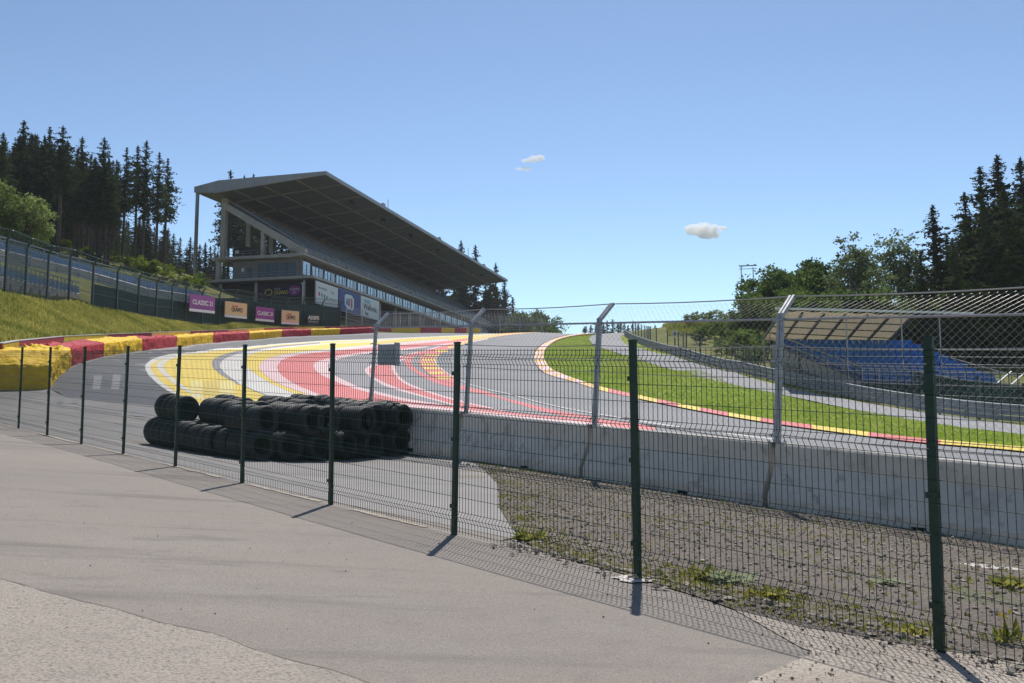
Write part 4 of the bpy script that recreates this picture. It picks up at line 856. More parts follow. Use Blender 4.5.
# ------------------------------------------------------------------ tall green fence on the bank, signs
FB = [(-40, 285, 58), (0, 290, 62), (33, 295, 70), (77, 300, 80), (145.6, 316.8, 95), (190, 320.5, 110), (240, 322.8, 125), (300, 325, 142), (340, 326, 152)]
def tall_fence():
    P_ = [at(*p) for p in FB]; cum = [0]
    for a, b in zip(P_[:-1], P_[1:]): cum.append(cum[-1]+(b-a).length)
    def pt(d): 
        x = np.interp(d, cum, [p.x for p in P_]); y = np.interp(d, cum, [p.y for p in P_]); return Vector((x, y, h1(x, y)))
    root = thing('tall_green_fence', 'tall dark green fence with screening cloth along the top of the grass bank', 'fence', pt(40), world=True); W = Matrix.Translation(-root.location)
    L_ = cum[-1]; n_ = int(L_/5.); H_ = 4.4; pts = [pt(L_*i/n_) for i in range(n_+1)]
    t = (pts[5]-pts[0]).normalized()
    for i, p in enumerate(pts):
        mb = MB(); mb.bar(p-Vector((0, 0, .4)), p+Vector((0, 0, H_-.5)), .16, .16); mb.bar(p+Vector((0, 0, H_-.5)), p+Vector((.5, -.3, H_+.1)), .12, .12); o = mb.build('fence_post', M['fgreen'], root); o.matrix_parent_inverse = W
    for i in range(n_):
        a, b = pts[i], pts[i+1]; mb = MB()
        for q in (.1, 1.3, 2.6, 3.9): mb.bar(a+Vector((0, 0, q)), b+Vector((0, 0, q)), .05)
        mb.bar(a+Vector((.5, -.3, H_+.1)), b+Vector((.5, -.3, H_+.1)), .05)
        for q in np.linspace(0, 1, 33)[1:-1]: c = a.lerp(b, q); mb.bar(c+Vector((0, 0, .05)), c+Vector((0, 0, 3.9)), .022); mb.bar(c+Vector((0, 0, 3.9)), c+Vector((.5, -.3, H_+.1)), .015)
        for q in np.arange(.25, 3.9, .2): mb.bar(a+Vector((0, 0, q)), b+Vector((0, 0, q)), .016)
        o = mb.build('mesh_panel', M['fgreen'], root, fix=False); o.matrix_parent_inverse = W
        d = L_*i/n_
        if d > 24:
            hh = 2.2 if d < 52 else 3.4
            c = MB(); nn = Vector((-(b-a).y, (b-a).x, 0)).normalized()*.12
            c.add([a+nn, b+nn, b+nn+Vector((0, 0, hh)), a+nn+Vector((0, 0, hh)), a+nn*1.3, b+nn*1.3, b+nn*1.3+Vector((0, 0, hh)), a+nn*1.3+Vector((0, 0, hh))], [(0, 1, 2, 3), (7, 6, 5, 4), (3, 2, 6, 7), (0, 4, 5, 1)])
            o = c.build('screening_cloth', M['screen'], root); o.matrix_parent_inverse = W
tall_fence()
def sign(x0, x1, yt0, yb0, yt1, yb1, D0, D1, m, label, lines, strip=True, small=None):
    a = at(x0, yb0, D0); b = at(x1, yb1, D1); at_ = at(x0, yt0, D0); h_ = at_.z-a.z; root = thing('advertising_sign', label, 'sign', a, 'advertising signs hung on the tall green fence', True); W = Matrix.Translation(-a)
    t = (b-a); nn = Vector((t.y, -t.x, 0)).normalized(); up = Vector((0, 0, 1)); w = t.length; t.normalize()
    if nn.y > 0: nn = -nn
    fn = lambda X, Y, Z: a+t*X+nn*Y+up*Z
    s0 = .16*h_ if strip else 0
    mb = MB(); mb.box(0, w, .2, .26, s0, h_, fn); o = mb.build('board', m, root); o.matrix_parent_inverse = W
    if strip: mb = MB(); mb.box(0, w, .2, .27, 0, s0-.01, fn); o = mb.build('white_strip', M['white'], root); o.matrix_parent_inverse = W
    for (s, fx, fz, fw, fh, tm) in lines:
        text(s, fh*h_, fn(fx*w, .285, fz*h_), t, up, tm, root, W, .02, fw*w)
sign(187.2, 212.6, 293.6, 311, 297.8, 313.6, 106, 114, M['purple'], 'purple sign with white letters at the left end of the row of signs', [('CLASSIC 21', .1, .42, .8, .28, M['white'])])
sign(223, 245, 301, 317, 303.8, 319, 118, 124, M['tan'], 'tan sign with dark letters between the two purple signs', [('OUWO', .28, .38, .5, .28, M['ink']), ('Circuit', .3, .7, .27, .12, M['redink'])])
sign(254, 272.4, 306.4, 320.6, 308.4, 322.3, 127.5, 132, M['purple'], 'smaller purple sign with white letters between the two tan signs', [('CLASSIC 21', .08, .42, .84, .28, M['white'])])
sign(280, 297.4, 310, 324, 312, 325, 134, 139, M['tan'], 'tan sign with dark letters at the right beside the navy sign', [('OUWO', .26, .36, .5, .3, M['ink']), ('Circuit', .28, .7, .27, .12, M['redink'])])
sign(305.8, 318, 314, 324.5, 315, 325.3, 142, 145, M['navy'], 'small navy sign with white letters at the far end of the row', [('ADEPS', .05, .5, .9, .35, M['white']), ('SPORT', .1, .2, .8, .18, M['greytext'])], False)
# round-topped recycling bins
for i, (x, lab) in enumerate([(324.8, 'left one of two green recycling bins with white domes behind the wall'), (331.2, 'right one of two green recycling bins with white domes behind the wall')]):
    c = at(x, 327, 151); root = thing('recycling_bin', lab, 'bin', c, 'green recycling bins')
    mb = MB(); mb.tube([(0, 0, 0), (0, 0, 1.25)], .46, 14); mb.build('body', M['bin'], root)
    mb = MB(); mb.tube([(0, 0, 1.26), (0, 0, 1.45), (0, 0, 1.6), (0, 0, 1.68)], [.48, .42, .26, .06], 14); mb.build('dome', M['white'], root)
# lamp pole before the banner
c = at(301.8, 324, 146); root = thing('light_pole', 'slim galvanised pole before the navy banner of the grandstand', 'pole', c); mb = MB(); mb.tube([(0, 0, -.5), (0, 0, 6.6)], [.12, .08], 8); mb.build('pole', M['galv'], root); mb = MB(); mb.box(-.25, .25, -.1, .1, 6.6, 6.75); mb.build('lamp_head', M['galv'], root)
# catch fence along the far wall
def far_fence():
    xs = [(346, 327, 153), (362, 327, 158), (380, 328.5, 163), (400, 329, 167), (420, 329.3, 171), (440, 329.8, 175), (462, 330.2, 180), (480, 330.6, 184), (500, 331, 190), (520, 331.5, 195), (542, 332.2, 200)]
    P_ = [at(*p) for p in xs]; root = thing('far_catch_fence', 'thin grey catch fence behind the far red and yellow wall below the grandstand', 'fence', P_[3], world=True); W = Matrix.Translation(-root.location)
    Hh = 3.2
    for i, p in enumerate(P_):
        mb = MB(); mb.bar(p-Vector((0, 0, 1)), p+Vector((0, 0, Hh)), .13); o = mb.build('fence_post', M['galv'], root); o.matrix_parent_inverse = W
        if i < len(P_)-1:
            q = P_[i+1]; mb = MB()
            for z in np.arange(.4, Hh+.1, .4): mb.bar(p+Vector((0, 0, z)), q+Vector((0, 0, z)), .03)
            for t in np.linspace(0, 1, 25)[1:-1]: c = p.lerp(q, t); mb.bar(c, c+Vector((0, 0, Hh)), .014)
            o = mb.build('wire_panel', M['cable'], root, fix=False); o.matrix_parent_inverse = W
far_fence()
# ------------------------------------------------------------------ open terraces on the left hillside
def terrace(label, tops, bots, seatm):
    T_ = [at(*p) for p in tops]; B_ = [at(*p) for p in bots]; root = thing('hillside_terrace', label, 'terrace', B_[len(B_)//2], world=True); W = Matrix.Translation(-root.location)
    N_ = 24; idx = np.linspace(0, 1, N_+1); xs0 = np.linspace(0, 1, len(T_))
    ip = lambda L_, t: Vector([float(np.interp(t, xs0, [p[i] for p in L_])) for i in range(3)])
    con = MB(); steel = MB()
    seats = [MB(), MB(), MB()]
    for i in range(N_):
        t0, t1 = idx[i], idx[i+1]; a0, a1 = ip(B_, t0), ip(B_, t1); c0, c1 = ip(T_, t0), ip(T_, t1)
        up = Vector((0, 0, 1)); bk = lambda v: v
        rise = (c0.z-a0.z)
        def strip(mb, u0, u1, off0=0., off1=0.):
            mb.quad(a0.lerp(c0, u0)+up*off0, a1.lerp(c1, u0)+up*off0, a1.lerp(c1, u1)+up*off1, a0.lerp(c0, u1)+up*off1)
        con.quad(a0-up*1.2, a1-up*1.2, a1+up*.35, a0+up*.35); con.quad(a0+up*.35, a1+up*.35, a1.lerp(c1, .12)+up*.35, a0.lerp(c0, .12)+up*.35)
        for k in range(3):
            u0 = .12+k*.27; u1 = u0+.27; z = .25*k
            con.quad(a0.lerp(c0, u0), a1.lerp(c1, u0), a1.lerp(c1, u1), a0.lerp(c0, u1))
            um = u0+.1
            p0 = a0.lerp(c0, um); p1 = a1.lerp(c1, um); dv = (p1-p0); nseat = max(2, int(dv.length/.7))
            seats[k].quad(p0+up*.02, p1+up*.02, p1+up*.14, p0+up*.14)
            for s in range(nseat):
                q0 = p0+dv*(s/nseat); q1 = p0+dv*((s+.8)/nseat); seats[k].quad(q0+up*.05, q1+up*.05, q1+up*.5, q0+up*.5); bkv = (c0-a0); bkv.z = 0; bkv = bkv.normalized()*-.35
                seats[k].quad(q0+up*.12, q1+up*.12, q1+bkv+up*.1, q0+bkv+up*.1)
        con.quad(c0, c1, c1+up*.1, c0+up*.1)
        steel.bar(c0+up*.75, c1+up*.75, .09); steel.bar(c0+up*.35, c1+up*.35, .05); steel.bar(c0, c0+up*.8, .07); steel.bar(a0+up*.3, a0+up*1.0, .07); steel.bar(a0+up*1.0, a1+up*1.0, .06)
        if i % 2 == 0: steel.bar(a0-up*2.2, a0, .18)
    for nm, mb, m in (('terrace_slab', con, M['bconc_l']), ('railing', steel, M['galv'])):
        o = mb.build(nm, m, root, fix=False); o.matrix_parent_inverse = W
    for s in seats: o = s.build('seat_row', seatm, root, fix=False); o.matrix_parent_inverse = W
terrace('upper row of the two open blue seat terraces descending the left hillside', [(-40, 230, 80), (0, 244, 86), (57, 260, 97), (98.8, 269.5, 106), (148.6, 283, 118), (186.6, 291.5, 128), (222, 302, 140)], [(-40, 243, 77), (0, 254, 82), (57, 267.3, 93), (98.8, 278, 102), (148.6, 292, 113), (186.6, 297, 124), (222, 307, 136)], M['blueseat_far'])
terrace('lower row of the two open blue seat terraces behind the tall green fence', [(-40, 262, 66), (0, 270, 69.5), (30.7, 278, 75), (57, 285, 80), (79, 290.5, 86)], [(-40, 274, 62.5), (0, 281, 66), (30.7, 288, 72), (57, 293.5, 77), (79, 298, 82.5)], M['blueseat_far'])
# ------------------------------------------------------------------ guard rail on the right
def armco():
    pts = [hit(*p) for p in dense(AR, 4)]; cum = [0]
    for a, b in zip(pts[:-1], pts[1:]): cum.append(cum[-1]+(b-a).length)
    def pt(d): return Vector([float(np.interp(d, cum, [p[i] for p in pts])) for i in range(3)])
    root = thing('guard_rail', 'triple steel guard rail curving along the far side of the service road', 'guard rail', pt(40), world=True); W = Matrix.Translation(-root.location)
    n_ = int(cum[-1]/2.0); Q = [pt(cum[-1]*i/n_) for i in range(n_+1)]
    tans = [(Q[min(i+1, n_)]-Q[max(i-1, 0)]).normalized() for i in range(n_+1)]
    nn = [Vector((t.y, -t.x, 0)).normalized() for t in tans]; nn = [v if v.x < 0 else -v for v in nn]
    prof = [(.0, 0), (.07, .04), (.07, .1), (.01, .14), (.01, .17), (.07, .21), (.07, .27), (0, .31)]
    for r_ in range(3):
        mb = MB(); z0 = .12+.34*r_
        for i in range(n_):
            for (a, b), (c, d) in zip(prof[:-1], prof[1:]):
                mb.quad(Q[i]+nn[i]*a+Vector((0, 0, z0+b)), Q[i+1]+nn[i+1]*a+Vector((0, 0, z0+b)), Q[i+1]+nn[i+1]*c+Vector((0, 0, z0+d)), Q[i]+nn[i]*c+Vector((0, 0, z0+d)))
        o = mb.build('rail_beam', M['armco'], root, fix=False); o.matrix_parent_inverse = W
    for i in range(0, n_, 1):
        if i > 98: break
        mb = MB(); mb.bar(Q[i]-nn[i]*.08-Vector((0, 0, .3)), Q[i]-nn[i]*.08+Vector((0, 0, 1.12)), .1, .12); o = mb.build('rail_post', M['armco'], root); o.matrix_parent_inverse = W
    # fence behind it
    rf = thing('track_fence', 'thin grey post and wire fence behind the guard rail', 'fence', pt(40), world=True)
    k = 0; d = 0
    PP = []
    while d < cum[-1]:
        p = pt(d); i = min(n_, int(d/cum[-1]*n_)); b = p-nn[i]*1.4; b.z = h1(b.x, b.y); PP.append(b); d += 6 if d < 90 else 4
    for i, p in enumerate(PP):
        hh = 2.6
        mb = MB(); mb.bar(p-Vector((0, 0, .3)), p+Vector((0, 0, hh)), .12); o = mb.build('fence_post', M['fgreen'], rf); o.matrix_parent_inverse = Matrix.Translation(-rf.location)
        if i+1 < len(PP):
            mb = MB()
            for z in np.linspace(.4, hh, 7): mb.bar(p+Vector((0, 0, z)), PP[i+1]+Vector((0, 0, z)), .012)
            for t in np.linspace(0, 1, 25)[1:-1]: c = p.lerp(PP[i+1], t); mb.bar(c, c+Vector((0, 0, hh)), .005)
            o = mb.build('wire_panel', M['cable'], rf, fix=False); o.matrix_parent_inverse = Matrix.Translation(-rf.location)
armco()
c = hit(661, 350.8); c = Vector((c.x+2, c.y+1, h1(c.x+2, c.y+1))); root = thing('marker_board', 'small white marker board with a dark figure behind the guard rail', 'sign', c)
mb = MB(); mb.box(-.08, .08, -.05, .05, -.3, 1.6); mb.build('stake', M['fgreen'], root); mb = MB(); mb.box(-.3, .3, -.11, -.06, 1.7, 2.5); mb.build('board', M['white'], root); mb = MB(); mb.box(-.12, .12, -.13, -.115, 1.85, 2.3); mb.build('figure', M['ink'], root)
# ------------------------------------------------------------------ covered stand on the right
def right_stand():
    root = thing('small_grandstand', 'small blue seated stand under a cream canvas roof at the right', 'grandstand', at(880, 395, 72), world=True); W = Matrix.Translation(-root.location)
    def B(n_, mb, m, par=None, fix=True):
        o = mb.build(n_, m, par or root, fix=fix); o.matrix_parent_inverse = W if not par else Matrix(); return o
    # roof sheet
    a = at(781, 310, 70); b = at(912, 314.3, 68.5); c = at(886, 342, 80); d = at(763.6, 336, 82)
    mb = MB(); NX = 12
    for i in range(NX):
        for j in range(4):
            P4 = []
            for (u, v) in ((i/NX, j/4), ((i+1)/NX, j/4), ((i+1)/NX, (j+1)/4), (i/NX, (j+1)/4)):
                p = a.lerp(b, u).lerp(d.lerp(c, u), v); p.z -= .12*math.sin(math.pi*((u*6) % 1)); P4.append(p)
            mb.quad(*P4)
    roof = B('canvas_roof', mb, M['canvas'], fix=False)
    mb = MB(); dn = Vector((0, 0, -.35)); mb.quad(d, c, c+dn, d+dn); mb.quad(a, d, d+dn, a+dn*.3); B('valance', mb, M['canvas'], roof, False)
    for u in np.linspace(0, 1, 7):
        mb = MB(); mb.bar(a.lerp(b, u)-Vector((0, 0, .2)), d.lerp(c, u)-Vector((0, 0, .2)), .13, .2); B('roof_beam', mb, M['fgreen'], roof)
        q = d.lerp(c, u); mb = MB(); mb.bar(Vector((q.x, q.y, h1(q.x, q.y))), q-Vector((0, 0, .1)), .16); B('post', mb, M['bconc_l'])
    for v_ in (.25, .5, .75):
        mb = MB(); mb.bar(a.lerp(d, v_)-Vector((0, 0, .22)), b.lerp(c, v_)-Vector((0, 0, .22)), .06, .08); B('purlin', mb, M['fgreen'], roof)
    mb = MB(); e = at(974, 314, 67.5); mb.bar(at(775, 309.6, 70.2)+Vector((0, 0, .1)), e+Vector((0, 0, .05)), .14, .16); B('front_beam', mb, M['white'], roof)
    for x in (846, 901, 939): 
        p = at(x, 314, 69.2); mb = MB(); mb.bar(Vector((p.x, p.y, h1(p.x, p.y))), p, .08); B('post', mb, M['galv'])
    NR = 10; lo = [(862, 381.5, 69), (1000, 386, 66.5)]; hi = [(770, 344.5, 80.5), (907, 345.5, 77.5)]
    ip = lambda A_, B_, t: at(*[A_[i]+(B_[i]-A_[i])*t for i in range(3)])
    ter = MB()
    for k in range(NR):
        t0, t1 = k/NR, (k+1)/NR; L0, R0, L1, R1 = ip(lo[0], hi[0], t0), ip(lo[1], hi[1], t0), ip(lo[0], hi[0], t1), ip(lo[1], hi[1], t1)
        L1f = Vector((L1.x, L1.y, L0.z)); R1f = Vector((R1.x, R1.y, R0.z)); ter.quad(L0, R0, R1f, L1f); ter.quad(L1f, R1f, R1, L1)
        ter.quad(L0, L1f, L1f-Vector((0, 0, L1f.z-h1(L1.x, L1.y))), L0-Vector((0, 0, L0.z-h1(L0.x, L0.y))))
        s = MB(); dv = R0-L0; ns = int(dv.length/.52); bk = (L1f-L0).normalized()
        for j in range(ns):
            p = L0+dv*((j+.05)/ns)+bk*.35; q = L0+dv*((j+.97)/ns)+bk*.35; z = Vector((0, 0, 1))
            s.quad(p+z*.4, q+z*.4, q+bk*.12+z*.85, p+bk*.12+z*.85); s.quad(p-bk*.32+z*.42, q-bk*.32+z*.42, q+z*.4, p+z*.4); s.quad(p-bk*.32-z*.02, q-bk*.32-z*.02, q-bk*.32+z*.42, p-bk*.32+z*.42)
        B('seat_row', s, M['blueseat'], fix=False)
    B('terrace', ter, M['bconc'], fix=False)
    L0, R0 = at(*lo[0]), at(*lo[1]); w = MB(); w.add([L0, R0, Vector((R0.x, R0.y, h1(R0.x, R0.y)-.3)), Vector((L0.x, L0.y, h1(L0.x, L0.y)-.3))], [(0, 1, 2, 3)]); B('front_wall', w, M['screen'])
    mb = MB(); z = Vector((0, 0, 1)); f = -Vector((0, .15, 0))
    for q in (.15, .6, 1.0): mb.bar(L0+f+z*q, R0+f+z*q, .07)
    for t in np.linspace(0, 1, 9): p = L0.lerp(R0, t)+f; mb.bar(p, p+z, .06)
    # descending hand rails left and right
    Lh, Rh = at(*hi[0]), at(*hi[1])
    for q in (.5, 1.1): mb.bar(L0+z*q, Lh+z*q, .09)
    mb.bar(at(926, 351, 76), at(1018, 377, 67), .08)
    for t in np.linspace(0, 1, 7): p = L0.lerp(Lh, t); mb.bar(p, p+z*1.1, .07)
    B('railing', mb, M['galv'])
    mb = MB()
    k0 = at(784, 357, 79.); k1 = at(866, 386, 68.6)
    mb.add([Lh, L0, L0-z*.9, Lh-z*1.1], [(0, 1, 2, 3)]); B('side_stringer', mb, M['bconc_l'])
    return root
right_stand()
def stair():
    a = at(996, 398, 63); root = thing('steel_stair', 'short steel stair with hand rails before the small stand at the right edge', 'stairs', a, world=True); W = Matrix.Translation(-a); z = Vector((0, 0, 1))
    top = at(1012, 384, 65.5)
    for nm, off in (('hand_rail', 0), ('hand_rail', 1.1)):
        mb = MB(); o_ = Vector((off, 0, 0)); mb.bar(a+o_+z*.9, top+o_+z*.9, .08); mb.bar(a+o_, top+o_, .1)
        for t in (0, .5, 1): mb.bar(a.lerp(top, t)+o_, a.lerp(top, t)+o_+z*.9, .06)
        o = mb.build(nm, M['galv'], root); o.matrix_parent_inverse = W
    mb = MB()
    for t in np.linspace(0, 1, 6): p = a.lerp(top, t); mb.box(p.x, p.x+1.1, p.y-.15, p.y+.15, p.z, p.z+.04)
    o = mb.build('steps', M['galv'], root); o.matrix_parent_inverse = W
stair()
def screen_wall():
    l = [(905, 404, 70), (960, 410, 63), (1024, 418, 58), (1120, 424, 52)]; P_ = [at(*p) for p in l]; P_ = [Vector((p.x, p.y, h1(p.x, p.y))) for p in P_]
    root = thing('screen_fence', 'low dark green screened fence between the guard rail and the small stand', 'fence', P_[1], world=True); W = Matrix.Translation(-root.location); z = Vector((0, 0, 1))
    mb = MB(); st = MB()
    for a, b in zip(P_[:-1], P_[1:]):
        mb.quad(a, b, b+z*1.9, a+z*1.9)
        for t in np.linspace(0, 1, 4): p = a.lerp(b, t); st.bar(p-Vector((0, .08, 0)), p-Vector((0, .08, 0))+z*2.1, .09)
        st.bar(a+z*1.95, b+z*1.95, .08)
    o = mb.build('screen', M['screen'], root, fix=False); o.matrix_parent_inverse = W
    o = st.build('frame', M['galv'], root); o.matrix_parent_inverse = W
screen_wall()
def mast():
    a = at(744, 345, 140); a.z = h1(a.x, a.y); top = at(744, 266, 140).z-a.z; root = thing('light_mast', 'slim steel mast with a short cross arm rising beside the trees', 'mast', a)
    mb = MB()
    for dx in (-.15, 1.7): mb.bar((dx, 0, 0), (dx, 0, top-(0 if dx < 0 else .2)), .12)
    for z in np.arange(2, top, 1.4): mb.bar((-.15, 0, z), (.1, 0, z+.7), .05)
    mb.build('pole', M['galv'], root); mb = MB(); mb.bar((-.5, 0, top), (2.3, 0, top+.1), .16); mb.bar((-.5, 0, top-.5), (2.3, 0, top-.4), .08); mb.build('cross_arm', M['galv'], root)
    for dx in (.9, 2.0): mb = MB(); mb.box(dx-.12, dx+.12, -.1, .1, top+.1, top+.3); mb.build('lamp', M['galv'], root)
mast()
# ------------------------------------------------------------------ trees
def rquad(mb_v, mb_f, c, s, r, flat=0.):
    a = r.normal(size=3); a[2] *= (1-flat); a /= np.linalg.norm(a)+1e-9; b = r.normal(size=3); b -= a*b.dot(a); b /= np.linalg.norm(b)+1e-9
    o = len(mb_v); mb_v += [tuple(c-a*s), tuple(c+b*s*.55), tuple(c+a*s), tuple(c-b*s*.55)]; mb_f.append((o, o+1, o+2, o+3))
def spruce(hgt, rad, bare, seed, dens=1.0, ragged=.25):
    r = np.random.RandomState(seed); root_parts = {}
    tr = MB(); bend = r.normal(0, .15, 2)
    tr.tube([(bend[0]*t*t, bend[1]*t*t, hgt*t) for t in np.linspace(0, 1, 9)], [(.0115*hgt)*(1-t)**.8+.02 for t in np.linspace(0, 1, 9)], 7)
    v = []; f = []; z0 = hgt*bare; z = z0; st = .42/dens
    while z < hgt-.15:
        t = (z-z0)/(hgt-z0); L = rad*(1-t)**.75*(.55+.45*min(1, t*5))+.05; nb = int(5+3*r.rand())
        for b in range(nb):
            a = r.rand()*6.283; Lb = L*r.uniform(1-ragged*2, 1.12)
            if r.rand() < .12: Lb *= .4
            droop = -.25*(1-t)+.25*t; zz = z+r.uniform(-.2, .2)
            tip = np.array([math.cos(a)*Lb, math.sin(a)*Lb, droop*Lb]); base = np.array([bend[0]*(z/hgt)**2, bend[1]*(z/hgt)**2, zz])
            if Lb > .5:
                tr.bar(Vector(base), Vector(base+tip*.9), .03)
            m_ = max(3, int(Lb*3.0*dens))
            for k in range(m_):
                u = (k+.5+r.uniform(-.3, .3))/m_; p = base+tip*u; p[2] -= .12*Lb*u*u; s = (.42-.12*u)*r.uniform(.6, 1.25)*(.3+.42*min(1.7, Lb))
                for q in range(2): rquad(v, f, p+r.normal(0, .12*Lb*.4+.06, 3)*np.array([1, 1, .5]), s*.8, r, .4)
                if r.rand() < .6:
                    pp = p+np.array([0, 0, -.25*r.rand()-.1]); rquad(v, f, pp, s*.7, r, -.3)
        z += st*r.uniform(.8, 1.25)
    for k in range(22): rquad(v, f, np.array([bend[0], bend[1], hgt-.0-.05*k])+r.normal(0, .01+.005*k, 3), .07+.008*k, r)
    if bare > .25:
        zz = hgt*.12
        while zz < z0:
            a = r.rand()*6.283; L = r.uniform(.3, 1.1); tr.bar((0, 0, zz), (math.cos(a)*L, math.sin(a)*L, zz-.2*L), .025)
            if r.rand() < .22:
                for q in range(4): rquad(v, f, np.array([math.cos(a)*L, math.sin(a)*L, zz-.2*L])+r.normal(0, .15, 3), .25, r)
            zz += r.uniform(.3, .8)
    return tr, (v, f)
def leafy(hgt, rx, ry, base, seed, n_cl=90, per=60, leaf=.2, trunk=True, dens=.55):
    r = np.random.RandomState(seed); tr = MB(); v = []; f = []; ch = hgt-base; cen = np.array([0, 0, base+ch*.5])
    cls = []
    lob = [(r.normal(0, .35, 3), r.uniform(.45, .75)) for _ in range(7)]
    while len(cls) < n_cl:
        l, s = lob[r.randint(7)]; d = r.normal(size=3); d /= np.linalg.norm(d); q = l+d*s*r.uniform(.5, 1.)**.5
        if np.linalg.norm(q) > 1.08: continue
        cls.append(cen+q*np.array([rx, ry, ch*.5]))
    if trunk:
        tr.tube([(0, 0, -.3), (0, 0, base*.6), (.1, 0, base+ch*.25), (.05, .1, base+ch*.6)], [hgt*.022, hgt*.018, hgt*.011, hgt*.004], 8)
        for c in cls[::4]:
            z0 = r.uniform(base*.55, base+ch*.35); m = Vector((c[0]*.45, c[1]*.45, z0+(c[2]-z0)*.55+.2)); tr.tube([(0, 0, z0), m, Vector(c)], [hgt*.007, hgt*.004, .015], 5)
    else:
        for c in cls[::5]: tr.tube([(c[0]*.2, c[1]*.2, -.2), (c[0]*.6, c[1]*.6, c[2]*.6), Vector(c)], [.05, .03, .01], 5)
    rs = (rx*ry*ch*.5)**(1/3)
    for c in cls:
        cr = rs*r.uniform(.14, .3); 
        for k in range(int(per*r.uniform(.6, 1.3))):
            d = r.normal(size=3); d /= np.linalg.norm(d); p = c+d*cr*r.uniform(.3, 1.1)*np.array([1.15, 1.15, .8])
            rquad(v, f, p, leaf*r.uniform(.6, 1.25), r)
    return tr, (v, f)
def proto_tree(name, data, bark, leaf):
    tr, (v, f) = data; root = bpy.data.objects.new(name, None); COL.objects.link(root)
    o = tr.build('trunk', bark, root, fix=False); mb = MB(); mb.v = v; mb.f = f; mb.m = [0]*len(f); mb.build('crown', leaf, root, fix=False); root['_n'] = 0; return root
PR = {
 's_tall': [proto_tree('spruce_tree', spruce(22, 3.6, .40+.03*i, 40+i, 1.05, .34), M['bark'], M['needle']) for i in range(4)],
 's_full': [proto_tree('spruce_tree', spruce(22, 5.0, .06, 60+i, 1.0, .28), M['bark'], M['needle' if i else 'needle_b']) for i in range(3)],
 'l_dark': [proto_tree('broadleaf_tree', leafy(11, 4.0, 4.0, 2.0, 80+i, 110, 60, .26), M['bark'], M['leaf_d']) for i in range(2)],
 'l_light': [proto_tree('broadleaf_tree', leafy(11, 4.6, 4.6, 1.2, 90, 120, 55, .27), M['bark'], M['leaf_l'])],
 'l_airy': [proto_tree('birch_tree', leafy(15, 3.6, 3.6, 4.5, 95+i, 80, 42, .22), M['bark_l'], M['leaf_g']) for i in range(2)],
 'shrub_y': [proto_tree('shrub', leafy(3, 1.9, 1.9, .2, 100+i, 34, 45, .13, False), M['bark'], M['leaf_y']) for i in range(2)],
 'shrub_d': [proto_tree('shrub', leafy(3, 1.9, 1.9, .2, 110+i, 36, 45, .14, False), M['bark'], M['leaf_d']) for i in range(2)]}
HN = {'s_tall': 22, 's_full': 22, 'l_dark': 11, 'l_light': 11, 'l_airy': 15, 'shrub_y': 3, 'shrub_d': 3}
tr_r = random.Random(3); cnt_ = {}
def plant(kind, X, Y, height, label, group=None, wide=1., z=None, cat=None):
    i = cnt_.get(kind, 0); cnt_[kind] = i+1; L_ = PR[kind]; p = L_[i % len(L_)]
    o = p if not p['_n'] else copy_tree(p)
    p['_n'] = 1; s = height/HN[kind]; o.scale = (s*wide, s*wide, s); o.location = (X, Y, (h1(X, Y) if z is None else z)-.15); o.rotation_euler = (0, 0, tr_r.random()*6.28)
    tag(o, label, cat or ('shrub' if 'shrub' in kind else 'tree'), group); return o
def plant_px(kind, x, ytop, D, label, group=None, wide=1., cat=None, minh=3.):
    r = ray(x, ytop); X = r[0]*D; z0 = h1(X, D); return plant(kind, X, D, max(minh, r[1]*D-z0), label, group, wide, cat=cat)
# left: tall bare-trunked spruces (tops read from the photograph)
gl = 'tall spruces on the left hillside'
for x, y, D, lab in [(4, 131, 128, 'tall dark spruce at the left edge of the picture'), (24, 119, 134, 'very tall dense spruce near the left edge'), (50, 126, 138, 'dark spruce with a pointed top, third from the left edge'), (64, 124, 132, 'dark spruce beside the forest edge, fourth from the left'), (82, 135, 146, 'dark spruce with a bare lower trunk, fifth from the left'), (105, 136, 140, 'tall rounded spruce standing left of the gap'),
                  (127, 147, 150, 'thin spruce with a long bare trunk, left of the tallest right-hand pair'), (139, 144, 156, 'thin bare-trunked spruce, left one of the last three'), (147, 139, 147, 'tallest of the thin bare-trunked spruces near the gap'), (160, 151, 150, 'thin bare-trunked spruce, second from the right of the group'), (168, 158, 155, 'rightmost thin bare-trunked spruce of the left forest')]:
    plant_px('s_tall', x, y, D, lab, gl, 1.3 if x < 110 else 1.1)
rr = random.Random(9)
for k in range(92):
    x = rr.uniform(-70, 120); D = rr.uniform(138, 190); y = np.interp(x, [-70, 0, 30, 60, 118], [120, 138, 130, 134, 158])+rr.uniform(0, 26)
    plant_px('s_tall', x, y, D, 'dark spruce in the dense forest on the left hillside', gl, 1.2)
for k in range(60):
    x = rr.uniform(-60, 165) if k < 30 else rr.uniform(-40, 122); D = rr.uniform(185, 215); plant_px('s_full', x, rr.uniform(145, 185) if x < 110 else rr.uniform(215, 236), D, 'dark full-crowned spruce deep in the left forest', gl, 1.1)
gf = 'smaller spruces on the ridge left of the grandstand'
for k in range(26):
    x = 100+k*5+rr.uniform(-2, 2); D = rr.uniform(205, 260); y = np.interp(x, [100, 140, 165, 180, 200, 232], [205, 208, 226, 232, 236, 240])+rr.uniform(0, 16)
    plant_px('s_full', x, y, D, 'small dark spruce on the ridge left of the grandstand', gf, 1.25, minh=8)
